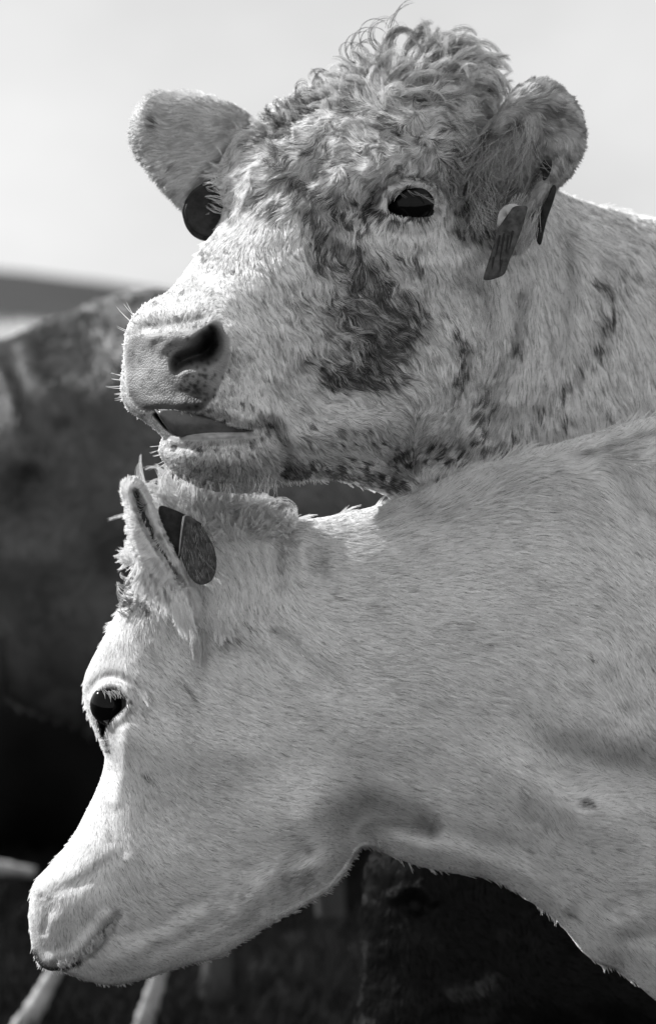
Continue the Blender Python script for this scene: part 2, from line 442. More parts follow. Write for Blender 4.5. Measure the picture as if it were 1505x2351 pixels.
def lock(spine, n, spread, tip=0.25):
    """n strands around a spine (k,3)"""
    k = len(spine); out = []
    t = np.linspace(0, 1, k)[:, None]
    for _ in range(n):
        o = rng.normal(0, spread, 3) * np.array([1, 1, 1.0]); o2 = rng.normal(0, spread * 0.7, 3)
        out.append(spine + o * (1 - (1 - tip) * t) + o2 * np.sin(t * 6 + rng.random() * 6))
    return out
exec_parts = []
# ================================================================== ground and hills
def grid_plane(name, x0, x1, y0, y1, nx, ny, zf, mat):
    xs = np.linspace(x0, x1, nx); ys = np.linspace(y0, y1, ny) if not callable(y0) else y0()
    X, Y = np.meshgrid(xs, ys); V = np.stack([X, Y, zf(X, Y)], -1).reshape(-1, 3)
    i, j = np.meshgrid(np.arange(len(ys) - 1), np.arange(nx - 1), indexing='ij'); a = (i * nx + j).ravel()
    F = np.stack([a, a + 1, a + nx + 1, a + nx], 1)
    o = link(name, mesh_np(name, V, F), None, mat); o['kind'] = 'structure'; return o
M_ground = plain('dark_grass_ground', 0.009, 0.95, 0.1, noise=0.5, scale=3.0, bump=0.02)
grid_plane('ground', -60, 60, -6, 60, 140, 120, lambda x, y: 0.03 * np.sin(x * 2.1 + y) * np.sin(y * 1.7) + 0.02 * np.sin(x * 5 + 1) * np.cos(y * 4), M_ground)
M_hill = plain('hill_heath', 0.022, 0.95, 0.1, noise=0.35, scale=0.04)
def hill_z(x, y):
    # crest falls to the right
    cr = np.maximum(18.6 * (1 - (np.abs(x + 200) / 150.0) ** 4), 0) * sm(300, 900, y)
    return cr - 0.5 * (y < 350) + 1.0 * fbm(x + 900, y, 120, 2, 3) * sm(300, 500, y)
grid_plane('hill', -1500, 900, 60, 1400, 160, 100, hill_z, M_hill)
M_field = plain('pale_dry_grass', 0.06, 0.9, 0.1, noise=0.5, scale=9, bump=0.02)

# ================================================================== background cows (out of focus)
def simple_fur(r, o, n, dens, ang, length, tone, mat=None, **kw):
    return r.fur('fur', n, dens, ang, length, tone, o, mat or M_hair_dark, **kw)
def bg_cow():
    D0 = -4150.0
    k = 3 * S / 5.18 / S
    out = [(360, 658), (250, 682), (150, 722), (70, 752), (10, 782), (-50, 815), (-110, 900), (-140, 1050), (-125, 1250), (-90, 1420), (-20, 1560), (120, 1640),
           (350, 1700), (600, 1690), (850, 1660), (1050, 1600), (1200, 1450), (1280, 1250), (1260, 1000), (1150, 850), (1000, 780), (800, 760), (600, 740), (450, 690)]
    M = [(0, 800, D0), (0, 1500, D0), (1200, 800, D0), (1200, 1500, D0), (600, 1100, D0)]
    FP = [(0, 1000, D0 + 420), (300, 1000, D0 + 520), (700, 1100, D0 + 600), (1100, 1100, D0 + 500), (100, 1400, D0 + 380), (700, 1500, D0 + 520), (300, 760, D0 + 250), (50, 850, D0 + 260)]
    def det(X, Y):
        z = stroke(X, Y, [(-10, 840), (20, 900), (30, 980), (60, 1060)], 22, 60)
        z += stroke(X, Y, [(60, 800), (80, 870), (140, 950)], 26, 45)
        z -= stroke(X, Y, [(160, 960), (120, 1100), (60, 1180)], 70, 90)
        z -= stroke(X, Y, [(250, 1050), (200, 1200), (260, 1330), (420, 1400)], 80, 70)
        z += blob(X, Y, 260, 860, 160, 90, -20, 70)
        z += 14 * fbm(X, Y, 160, 4, 2)
        return z
    b = Relief(out, 12, M, FP, lambda x, y: 190 + 0 * x, det, back=1.0, coarse=1)
    tone = lambda x, y, i=0: 0.095 * (1 + 0.3 * fbm(x, y, 150, 6, 2)) + 0 * x
    # legs as tapered tubes joined to the trunk mesh
    def leg(pts, rad, name_tone):
        P = np.array(pts, float); k = len(P); seg = 12; V = []; F = []
        for i in range(k):
            c = W(*[np.array(v) for v in P[i]]); r = rad[i] / S
            for j in range(seg):
                a = 2 * math.pi * j / seg
                V.append(c + np.array([math.cos(a) * r, math.sin(a) * r, 0]))
        for i in range(k - 1):
            for j in range(seg): F.append((i * seg + j, i * seg + (j + 1) % seg, (i + 1) * seg + (j + 1) % seg, (i + 1) * seg + j))
        return np.array(V), np.array(F), np.full(len(V), name_tone)
    V = [b.V]; F = [b.Fa]; T = [tone(b.vx, b.vy)]; o = len(b.V)
    legs = [([(-30, 1450, D0 + 100), (-70, 1600, D0 + 120), (-90, 1800, D0 + 100), (-90, 2000, D0 + 200), (-90, 2170, D0 + 210), (-100, 2235, D0 + 250)], [190, 130, 70, 52, 50, 70], 0.06),
            ([(330, 1500, D0 + 200), (360, 1700, D0 + 220), (480, 1850, D0 + 200), (500, 2050, D0 + 200), (500, 2200, D0 + 210), (492, 2290, D0 + 240)], [170, 110, 75, 62, 55, 74], 0.06),
            ([(1000, 1500, D0 + 260), (1010, 1700, D0 + 260), (1010, 1900, D0 + 260), (1010, 2220, D0 + 260)], [150, 90, 60, 60], 0.06),
            ([(700, 1500, D0 - 260), (710, 1700, D0 - 260), (740, 1900, D0 - 260), (760, 2100, D0 - 260)], [170, 100, 70, 60], 0.06)]
    for p, r_, t_ in legs:
        v, f, tt = leg(catmull(p, 5, False), np.interp(np.linspace(0, 1, (len(p) - 1) * 5 + 1), np.linspace(0, 1, len(r_)), r_), t_)
        V.append(v); F.append(f + o); T.append(tt); o += len(v)
    tt = np.concatenate(T)
    me = mesh_np('body', np.vstack(V), np.vstack(F), attrs={'tone': tt, 'bare': np.zeros(len(tt))})
    root = empty('cow', (0, 1.9, 0))
    tag(root, 'blurred dark coated cow standing behind at the left with light along its back', 'cow', 'cows in the herd')
    me.transform(__import__('mathutils').Matrix.Translation((0, -1.9, 0)))
    link('body', me, root, M_skin)
    h = simple_fur(b, root, 60000, lambda x, y: np.where(x < 1000, 1.0, 0.1), dirfield([(0, 900, 110), (400, 900, 60), (0, 1500, 90), (900, 1300, 70)]), lambda x, y: 45 + 0 * x, tone,
                   M_hair, lift=0.2, clump=30, cstr=0.5, wave=0.5, wsc=120, rad=0.0016, K=4)
    h.location = (0, -1.9, 0)
    return root
bg_cow()
def black_cow_lying():
    D0 = -6400.0
    out = [(-260, 1500), (-120, 1400), (60, 1340), (260, 1310), (500, 1320), (760, 1350), (900, 1440), (960, 1600), (950, 1800), (900, 1930), (700, 1975), (400, 1985), (100, 1975), (-180, 1960), (-300, 1850), (-320, 1650)]
    M = [(0, 1400, D0), (0, 1900, D0), (900, 1400, D0), (900, 1900, D0)]
    FP = [(0, 1650, D0 + 500), (400, 1600, D0 + 620), (800, 1700, D0 + 500), (400, 1850, D0 + 600)]
    b = Relief(out, 16, M, FP, lambda x, y: 210 + 0 * x, lambda X, Y: 60 * fbm(X, Y, 220, 3, 3), back=0.9)
    tone = lambda x, y, i=0: 0.012 * (1.2 + fbm(x, y, 200, 2, 2))
    root = empty('cow', (0, 2.9, 0)); tag(root, 'black cow lying in the shadow behind the dark cow at lower left', 'cow', 'cows in the herd')
    me = loft_mesh([b], 'body', tone); me.transform(__import__('mathutils').Matrix.Translation((0, -2.9, 0)))
    link('body', me, root, M_skin)
    return root
black_cow_lying()
def dark_head_cow():
    """black cow under the pale throat, its head hanging, muzzle below the frame"""
    D0 = -900.0
    out = [(850, 1960), (838, 2020), (832, 2100), (833, 2170), (836, 2230), (824, 2290), (815, 2350), (806, 2450), (800, 2540), (815, 2600), (880, 2640), (980, 2630), (1060, 2570), (1130, 2480),
           (1220, 2420), (1400, 2400), (1700, 2440), (2000, 2400), (2100, 2100), (2000, 1750), (1700, 1640), (1400, 1660), (1200, 1740), (1040, 1800), (920, 1860)]
    M = [(830, 2000, D0), (820, 2600, D0), (2000, 1700, D0 - 100), (2000, 2400, D0 - 100), (1300, 2000, D0)]
    FP = [(960, 2080, D0 + 230), (900, 2500, D0 + 150), (1050, 2300, D0 + 260), (1300, 2200, D0 + 330), (1800, 2100, D0 + 300), (1100, 1950, D0 + 270)]
    def det(X, Y):
        z = stroke(X, Y, [(905, 2060), (930, 2040), (965, 2040), (990, 2070)], 12, 22)
        z -= blob(X, Y, 955, 2080, 26, 22, 0, 30)
        z += stroke(X, Y, [(1040, 2270), (1090, 2265), (1130, 2240)], 12, 14)
        z += 14 * fbm(X, Y, 70, 6, 3)
        return z
    b = Relief(out, 6, M, FP, lambda x, y: 120 + 0 * x, det, back=0.9, xmax=1520, coarse=4)
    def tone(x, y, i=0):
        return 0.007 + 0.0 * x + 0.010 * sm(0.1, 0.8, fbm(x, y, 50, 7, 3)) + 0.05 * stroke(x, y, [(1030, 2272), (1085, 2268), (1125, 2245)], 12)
    root = empty('cow', (0.3, 0.5, 0)); tag(root, 'black cow hanging its head in deep shade under the pale throat', 'cow', 'cows in the herd')
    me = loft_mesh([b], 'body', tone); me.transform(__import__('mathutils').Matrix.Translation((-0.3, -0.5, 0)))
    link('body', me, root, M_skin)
    e = sphere('eye', 957, 2080, D0 + 200, 22, root, M_gum); e.location = (-0.3, -0.5, 0)
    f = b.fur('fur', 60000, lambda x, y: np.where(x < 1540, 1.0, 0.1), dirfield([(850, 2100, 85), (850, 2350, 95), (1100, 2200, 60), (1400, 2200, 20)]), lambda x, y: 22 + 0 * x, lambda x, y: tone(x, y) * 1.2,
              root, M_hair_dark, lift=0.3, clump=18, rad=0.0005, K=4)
    f.location = (-0.3, -0.5, 0)
dark_head_cow()

# ================================================================== top cow
def top_cow():
    outline = [(345, 690), (318, 712), (298, 738), (287, 770), (284, 810), (281, 850), (277, 885), (281, 918), (297, 944), (322, 962), (350, 982), (372, 1003),
               (366, 1022), (366, 1042), (380, 1066), (404, 1090), (440, 1112), (490, 1127), (545, 1132), (598, 1126), (640, 1108), (680, 1101), (740, 1100), (800, 1108), (850, 1124), (890, 1142),
               (930, 1180), (1020, 1290), (1180, 1400), (1400, 1500), (1700, 1600), (2000, 1600), (2150, 1400), (2180, 1000), (2100, 700), (1900, 580), (1680, 525), (1505, 500), (1400, 478), (1310, 448),
               (1240, 410), (1190, 340), (1150, 265), (1120, 200), (1080, 160), (1010, 142), (930, 140), (860, 150), (800, 168), (745, 200), (690, 228), (640, 252), (590, 275), (550, 290), (524, 325), (507, 370),
               (497, 415), (505, 455), (512, 485), (496, 525), (470, 560), (440, 600), (408, 645), (380, 672)]
    M = [(280, 850, 240), (345, 700, 240), (400, 1090, 260), (450, 600, 120), (500, 450, -20), (600, 270, -60), (900, 140, -90), (1150, 260, -140), (660, 1100, 200), (850, 1120, 90), (1000, 1250, -160), (930, 1180, 10),
         (1300, 448, -300), (1505, 500, -330), (1300, 1430, -300), (1700, 1000, -400), (2150, 600, -450), (2150, 1400, -450)]
    FP = [(480, 850, 450), (370, 850, 385), (320, 850, 320), (500, 1060, 425), (360, 740, 350), (420, 720, 385), (600, 620, 385), (560, 450, 175), (545, 540, 260), (700, 350, 200), (640, 860, 440), (750, 650, 365), (850, 800, 325), (940, 470, 232),
          (880, 360, 235), (900, 230, 120), (1050, 350, 110), (1000, 640, 235), (950, 950, 230), (1100, 720, 90), (1200, 900, -20), (1300, 600, -110), (1505, 900, -100), (1800, 900, -100), (800, 1000, 300), (1200, 1250, -60), (1505, 650, -140), (640, 1030, 385), (600, 380, 150), (1110, 980, 20), (950, 1200, 20), (900, 1130, 90), (1050, 1060, 50), (1080, 1300, -80)]
    nostril = [(392, 838), (397, 822), (415, 808), (440, 800), (466, 790), (479, 770), (483, 752), (494, 756), (503, 780), (504, 806), (490, 826), (470, 834), (448, 838), (428, 848), (408, 860), (396, 854)]
    mouth = [(352, 950), (372, 945), (408, 945), (448, 950), (480, 958), (510, 972), (545, 983), (580, 988), (560, 992), (500, 993), (450, 996), (405, 1000), (385, 990), (366, 970)]
    eye = [(888, 478), (898, 457), (916, 443), (944, 440), (967, 450), (981, 469), (977, 483), (956, 491), (925, 493), (903, 488)]
    def Rr(x, y):
        r = 110 + 0 * x
        r = np.where(x < 700, 75 + 35 * sm(400, 700, x), r)
        r = r + 160 * sm(1100, 1400, x)
        r = r + 40 * sm(500, 300, y) * sm(1100, 800, x)
        return r
    def det(X, Y):
        z = 0 * X
        # nostril: raised wing, deep hole
        s = sdf(X, Y, nostril)
        z -= 60 * sm(-5, 20, s) + 70 * blob(X, Y, 478, 795, 24, 34, 15) + 30 * blob(X, Y, 435, 825, 26, 16, -20)
        z += 12 * stroke(X, Y, [(372, 800), (400, 785), (440, 778), (468, 760)], 13)
        z += stroke(X, Y, [(350, 775), (400, 768), (450, 762), (480, 745)], 16, 18)
        z -= stroke(X, Y, [(330, 755), (400, 745), (470, 735)], 12, 6)
        z += blob(X, Y, 530, 790, 40, 60, 20, 22)
        z -= stroke(X, Y, [(560, 730), (585, 800), (570, 880)], 30, 14)
        # philtrum
        z -= stroke(X, Y, [(312, 800), (306, 860), (308, 900), (325, 945)], 8, 2)
        z += stroke(X, Y, [(300, 800), (294, 860), (296, 900)], 10, 2)
        # mouth
        s = sdf(X, Y, mouth)
        z -= 90 * sm(-3, 9, s)
        z += stroke(X, Y, [(335, 930), (400, 928), (460, 932), (520, 948), (580, 968)], 18, 16)
        z += stroke(X, Y, [(395, 1008), (450, 1007), (510, 1003), (570, 1000)], 9, 9)
        z -= stroke(X, Y, [(385, 1028), (450, 1028), (540, 1024), (600, 1015)], 9, 12)
        z -= stroke(X, Y, [(575, 985), (610, 978), (640, 990), (655, 1020)], 16, 22)
        z += stroke(X, Y, [(600, 940), (650, 960), (675, 1010), (665, 1060)], 22, 16)
        z += blob(X, Y, 510, 1072, 115, 48, 0, 36)
        z -= stroke(X, Y, [(668, 1040), (660, 1080), (640, 1112)], 20, 58)
        # eye, lids and brow
        s = sdf(X, Y, eye)
        z -= 80 * sm(-3, 4, s)
        z += stroke(X, Y, [(872, 480), (885, 448), (915, 428), (950, 424), (985, 440), (1002, 472)], 9, 22)
        z += stroke(X, Y, [(885, 498), (930, 508), (975, 502), (1000, 482)], 9, 12)
        z -= stroke(X, Y, [(862, 462), (890, 428), (935, 405), (990, 412), (1022, 450)], 10, 20)
        z -= stroke(X, Y, [(900, 535), (950, 545), (1000, 525)], 14, 8)
        z += stroke(X, Y, [(800, 420), (850, 380), (920, 350), (990, 345), (1040, 390)], 34, 44)
        z -= blob(X, Y, 835, 470, 42, 34, -30, 42)
        z -= stroke(X, Y, [(850, 440), (862, 425)], 10, 20)
        z -= stroke(X, Y, [(770, 480), (730, 540), (790, 600)], 26, 24)
        z += stroke(X, Y, [(870, 560), (950, 600), (1050, 600)], 30, 16)
        # hollow behind the eye, in front of the ear
        z -= stroke(X, Y, [(1040, 380), (1065, 470), (1060, 540)], 26, 40)
        z -= stroke(X, Y, [(1110, 330), (1110, 430), (1120, 510)], 40, 50)
        # forehead folds and wavy coat relief
        z += stroke(X, Y, [(690, 320), (650, 360), (600, 400), (560, 440)], 24, 22)
        z -= stroke(X, Y, [(700, 250), (650, 330), (560, 330), (520, 400)], 18, 16)
        z += stroke(X, Y, [(760, 270), (700, 330), (670, 370)], 20, 20)
        z -= stroke(X, Y, [(790, 370), (730, 400), (680, 420)], 20, 18)
        z += stroke(X, Y, [(1000, 270), (900, 290), (820, 340), (770, 390)], 22, 20)
        z -= stroke(X, Y, [(1010, 300), (900, 325), (830, 375), (790, 430)], 16, 16)
        z += stroke(X, Y, [(1040, 210), (960, 215), (860, 235), (790, 270)], 22, 18)
        z -= stroke(X, Y, [(1040, 245), (940, 255), (860, 275)], 13, 14)
        cl = sm(620, 480, Y) * sm(480, 620, X) * sm(1180, 1100, X)
        z += 14 * cl * fbm(X, Y, 42, 11, 2)
        z += 9 * blob(X, Y, 830, 740, 150, 150) * fbm(X + Y, Y - X, 40, 12, 2) * 1.6
        # jaw and cheek
        z += stroke(X, Y, [(700, 1040), (820, 1000), (930, 950), (1010, 880), (1050, 790)], 60, 34)
        z -= stroke(X, Y, [(1090, 680), (1110, 800), (1090, 930), (1010, 1010), (900, 1060)], 34, 44)
        z -= stroke(X, Y, [(700, 870), (780, 900), (860, 880)], 40, 14)
        z -= stroke(X, Y, [(890, 1090), (950, 1050), (1040, 1040)], 36, 60)
        # neck folds
        z -= stroke(X, Y, [(1190, 690), (1180, 800), (1140, 900), (1120, 1000)], 16, 22)
        z += stroke(X, Y, [(1230, 660), (1225, 800), (1180, 930)], 30, 22)
        z -= stroke(X, Y, [(1290, 560), (1290, 700), (1260, 850)], 24, 16)
        z += stroke(X, Y, [(1340, 540), (1350, 700), (1330, 850), (1270, 980)], 40, 20)
        z -= stroke(X, Y, [(1400, 620), (1390, 760), (1330, 880), (1230, 960)], 26, 22)
        z -= stroke(X, Y, [(1330, 470), (1400, 520), (1505, 600)], 26, 12)
        z += 6 * fbm(X, Y, 60, 14, 3)
        return z * (1 + 0.35 * sm(620, 760, X))
    head = Relief(outline, 3.0, M, FP, Rr, det, back=0.75, xmax=1530, coarse=6)
    # far ear, seen from its hairy front, and near ear opening towards the lens
    ear1 = Relief([(600, 290), (572, 262), (535, 238), (492, 222), (440, 213), (385, 212), (345, 222), (320, 248), (306, 285), (303, 320), (318, 358), (345, 398), (375, 436), (405, 466), (435, 486), (480, 490), (530, 460), (580, 400), (620, 330)],
                  4, [(300, 300, -60), (600, 300, -110), (450, 480, -80)], [(400, 300, 10), (500, 300, 15), (450, 400, 0), (350, 260, -15), (560, 320, -30)], 32,
                  lambda X, Y: -26 * blob(X, Y, 450, 330, 90, 60, 30) + 10 * stroke(X, Y, [(560, 300), (480, 370), (420, 440)], 14) + 6 * fbm(X, Y, 40, 3, 2), back=0.6)
    e2 = [(1085, 400), (1090, 340), (1112, 290), (1140, 258), (1165, 220), (1200, 190), (1245, 180), (1285, 196), (1318, 232), (1338, 280), (1342, 325), (1328, 368), (1308, 402), (1280, 432), (1258, 470),
          (1240, 515), (1222, 548), (1195, 580), (1170, 575), (1165, 535), (1130, 520), (1095, 490), (1075, 450)]
    hollow = [(1085, 440), (1110, 400), (1150, 420), (1200, 395), (1238, 365), (1262, 372), (1250, 410), (1230, 440), (1205, 480), (1165, 520), (1120, 510), (1090, 480)]
    def d2(X, Y):
        s = sdf(X, Y, hollow)
        z = -75 * sm(-10, 26, s)
        z += stroke(X, Y, [(1120, 320), (1160, 260), (1230, 220), (1300, 250)], 26, 16)
        z -= blob(X, Y, 1190, 340, 60, 50, -40, 24)
        z += stroke(X, Y, [(1290, 260), (1305, 330), (1270, 400)], 16, 18)
        return z + 5 * fbm(X, Y, 30, 5, 2)
    ear2 = Relief(e2, 3, [(1080, 450, 60), (1150, 250, 40), (1340, 300, 30), (1200, 570, 70)], [(1150, 330, 170), (1250, 280, 130), (1300, 330, 95), (1200, 440, 165), (1215, 530, 120), (1110, 420, 150)], 30, d2, back=0.9)
    nb = sum(len(r.V) for r in (head, ear1, ear2))

    muzz = [(292, 790), (330, 768), (400, 762), (455, 750), (500, 735), (530, 780), (520, 850), (500, 900), (462, 944), (400, 944), (340, 944), (310, 930), (290, 880)]
    lipm = [(384, 998), (450, 996), (560, 992), (600, 991), (590, 1002), (500, 1008), (400, 1011)]
    stains = [([(690, 390), (735, 430), (775, 470), (830, 470)], 34, 0.55), ([(735, 500), (730, 560), (780, 610), (830, 650)], 40, 0.75), ([(830, 640), (880, 690), (920, 725), (880, 780), (820, 840), (760, 850)], 46, 1.0),  # mud stains, plus painted shade between the head and the near ear
              ([(760, 690), (800, 760), (790, 820)], 44, 0.55), ([(640, 420), (700, 440), (740, 520)], 40, 0.35), ([(848, 470), (862, 432)], 10, 1.0), ([(868, 480), (885, 492)], 14, 0.8), ([(870, 700), (900, 790), (880, 850)], 40, 0.6),
              ([(885, 560), (910, 575), (958, 582)], 7, 0.9), ([(1048, 760), (1062, 830), (1050, 880), (1042, 905)], 20, 0.85),
              ([(660, 1080), (740, 1075), (820, 1085), (900, 1120)], 26, 0.8), ([(900, 1060), (980, 1035), (1060, 1040)], 26, 0.7), ([(700, 1010), (780, 1000), (860, 1010)], 30, 0.35),
              ([(440, 870), (470, 930), (500, 960)], 26, 0.35), ([(400, 1026), (460, 1030)], 10, 0.4), ([(400, 1025), (450, 1032), (500, 1030)], 10, 0.5),
              ([(650, 225), (700, 215), (740, 195)], 20, 0.85), ([(710, 260), (740, 230)], 22, 0.6), ([(800, 130), (850, 150)], 16, 0.5), ([(1000, 340), (1055, 420), (1060, 530)], 22, 0.55), ([(1060, 380), (1100, 470), (1110, 520)], 26, 0.6),
              ([(960, 320), (1030, 330)], 16, 0.5), ([(870, 245), (960, 270), (1030, 250)], 18, 0.3), ([(1370, 640), (1390, 720), (1370, 790)], 20, 0.65), ([(1350, 820), (1310, 880), (1270, 920)], 16, 0.5), ([(1240, 930), (1200, 970), (1150, 1000)], 26, 0.4),
              ([(1120, 890), (1110, 1000), (1150, 1030)], 26, 0.55), ([(1180, 740), (1190, 800)], 9, 0.6), ([(1430, 600), (1480, 640)], 16, 0.3), ([(1290, 970), (1300, 950)], 8, 0.8), ([(925, 380), (905, 400)], 8, 0.35),
              ([(1140, 870), (1160, 780)], 10, 0.3), ([(800, 440), (840, 480), (820, 520)], 22, 0.55), ([(560, 290), (600, 280)], 8, 0.5), ([(545, 330), (530, 350)], 6, 0.5), ([(508, 765), (518, 805), (505, 850)], 20, 0.45), ([(470, 860), (480, 930)], 22, 0.4), ([(600, 1030), (640, 1050)], 14, 0.2), ([(560, 930), (620, 970), (640, 1000)], 20, 0.4), ([(590, 1010), (560, 1040)], 20, .4), ([(790, 330), (740, 380), (700, 440)], 22, 0.4), ([(880, 330), (960, 310)], 12, 0.45), ([(960, 390), (1030, 440)], 16, .3), ([(640, 480), (690, 530)], 30, .3), ([(860, 900), (960, 940)], 30, .25), ([(620, 620), (700, 660)], 30, .2), ([(765, 500), (820, 498), (852, 478)], 15, .7), ([(1075, 330), (1088, 430), (1100, 530)], 32, .6), ([(335, 742), (400, 735), (470, 745)], 14, .4), ([(590, 440), (640, 470), (700, 560)], 34, .35), ([(860, 300), (900, 320), (960, 350)], 12, .35), ([(700, 300), (660, 350)], 14, .4), ([(876, 484), (900, 500), (935, 504), (978, 494)], 6, .95), ([(889, 452), (915, 434), (948, 430), (978, 446)], 5, .75), ([(862, 468), (880, 488)], 11, .85), ([(1000, 300), (1050, 340), (1075, 420), (1070, 520)], 26, .6), ([(730, 330), (800, 300), (860, 260)], 13, .5), ([(680, 420), (730, 470), (745, 560)], 20, .6), ([(800, 560), (850, 600), (880, 660)], 22, .6), ([(640, 300), (600, 330)], 9, .5), ([(930, 230), (1000, 220)], 12, .45), ([(780, 230), (820, 250)], 14, .5), ([(810, 300), (850, 280), (940, 280)], 12, .45), ([(1020, 240), (1060, 300)], 16, .3), ([(800, 400), (830, 380), (900, 360)], 9, .5), ([(1010, 700), (1000, 760)], 20, .2)]
    def dirt(x, y):
        v = 0 * x
        n1 = fbm(x, y, 26, 21, 3); n2 = fbm(x * 1.6 - y * .7, y * .6, 22, 23, 2)
        for pts, r, a in stains:
            a = a * 1.12
            P = catmull(pts, 3, False) if len(pts) > 2 else np.asarray(pts, float)
            mn = P.min(0) - 3 * r; mx_ = P.max(0) + 3 * r
            m = (x > mn[0]) & (x < mx_[0]) & (y > mn[1]) & (y < mx_[1])
            if not m.any(): continue
            d, _ = seg_dist(x[m], y[m], P)
            k = np.exp(-(d / r) ** 2) * (1 + 0.9 * n1[m] + 0.5 * n2[m])
            v[m] = np.maximum(v[m], a * np.clip(k * 1.25, 0, 1))
        spk = sm(0.62, 0.8, fbm(x, y, 13, 31, 2) + 0.25 * fbm(x, y, 120, 33, 1))
        v = np.maximum(v, 0.55 * spk)
        v = np.maximum(v, 0.36 * sm(-0.1, 0.55, fbm(x * 0.8 + y * .6, y * .5 - x * .3, 40, 35, 3)) * sm(1180, 950, x))
        return np.clip(v, 0, 1)
    base = 0.85
    def tone(x, y, i=0):
        return base * (1 - .7 * dirt(x, y)) + 0.035 * dirt(x, y)
    def skin_tone(x, y, i):
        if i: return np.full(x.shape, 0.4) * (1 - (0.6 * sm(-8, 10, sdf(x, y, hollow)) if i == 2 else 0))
        t = tone(x, y) * 0.75
        b = sm(-6, 6, sdf(x, y, muzz))
        mt = 0.20 + 0.05 * fbm(x, y, 40, 41, 3) - 0.12 * sm(860, 930, y)
        spots = sm(0.45, 0.6, fbm(x, y, 9, 44, 2)) * (blob(x, y, 450, 880, 40, 60, -20) * 1.2 + blob(x, y, 340, 800, 60, 60) * .5)
        mt = mt * (1 - 0.85 * np.clip(spots, 0, 1)) * (1 - 0.6 * blob(x, y, 455, 905, 22, 45, 10)) * (1 - 0.5 * np.exp(-((sdf(x, y, nostril) + 4) / 8.0) ** 2))
        t = t * (1 - b) + mt * b
        srng = np.random.default_rng(5)
        for q in range(120):
            sx, sy = (srng.normal(452, 22), srng.normal(895, 28)) if q < 60 else (srng.uniform(300, 500), srng.uniform(735, 900))
            t = t * (1 - (0.85 if q < 60 else 0.65) * blob(x, y, sx, sy, srng.uniform(2.5, 6), srng.uniform(2.5, 5), srng.uniform(0, 180)))
        b2 = sm(-3, 3, sdf(x, y, lipm)); t = t * (1 - b2) + (0.26 + 0.12 * fbm(x, y, 9, 8, 2)) * b2
        t = t * (1 - 0.6 * sm(-6, 12, sdf(x, y, nostril))) * (1 - 0.85 * blob(x, y, 478, 795, 26, 36, 15))
        t = t * (1 - 0.95 * sm(-1, 4, sdf(x, y, mouth)))
        e = sdf(x, y, eye); rim = np.exp(-((e + 3) / 8.0) ** 2); t = t * (1 - 0.92 * np.clip(rim + sm(0, 3, e), 0, 1))
        lid = blob(x, y, 930, 498, 58, 9, 4) + blob(x, y, 876, 485, 18, 12, 0); t = t * (1 - 0.8 * np.clip(lid, 0, 1))
        return t
    def bare(x, y, i):
        if i: return 0 * x
        return sm(-4, 6, sdf(x, y, muzz)) * 1.0 + 0.35 * sm(-3, 3, sdf(x, y, lipm))
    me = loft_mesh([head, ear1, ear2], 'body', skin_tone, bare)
    root = empty('cow', (0.4, 0.1, 0)); tag(root, 'pale cow with curly poll and dirty face, head held above the other', 'cow', 'cows in the herd')
    off = (-0.4, -0.1, 0)
    body = link('body', me, root, M_skin); body.location = off
    def put(o): o.location = off; return o
    er = head.samp(head.F, np.array([937., 937., 1004., 872.]), np.array([512., 424., 474., 500.]))
    put(sphere('eye', 938, 468, er.mean() - 63, 62, root, M_eye))
    # tongue lying in the half open mouth
    zt = head.samp(head.F, np.array([470.0]), np.array([930.0]))[0] - 34
    to = plate('tongue', [(362, 946), (400, 940), (450, 944), (500, 958), (560, 984), (545, 996), (450, 1001), (405, 1003), (385, 985)], lambda x, y: zt - 10 + 0.05 * (x - 470) - 0.004 * (y - 965) ** 2, 22, root, M_tongue, bevel=10)
    put(to)

    HM = lambda x, y: sm(620, 480, x) * sm(560, 640, y)      # short hair of nose and lips
    dens = lambda x, y: np.clip(1 - 1.0 * sm(-8, 5, sdf(x, y, muzz)), 0, 1) * (1 + 0.8 * HM(x, y)) * (1 - sm(-8, -2, sdf(x, y, eye))) * (1 - sm(-4, 0, sdf(x, y, mouth))) * (1 - sm(-4, 0, sdf(x, y, lipm))) * (1 - 0.93 * sm(1540, 2000, x)) * (1 - 0.5 * sm(1150, 1300, x)) * np.where((y > 1200) & (x > 950), 0.05, 1) * (1 + 0.8 * sm(500, 350, y))
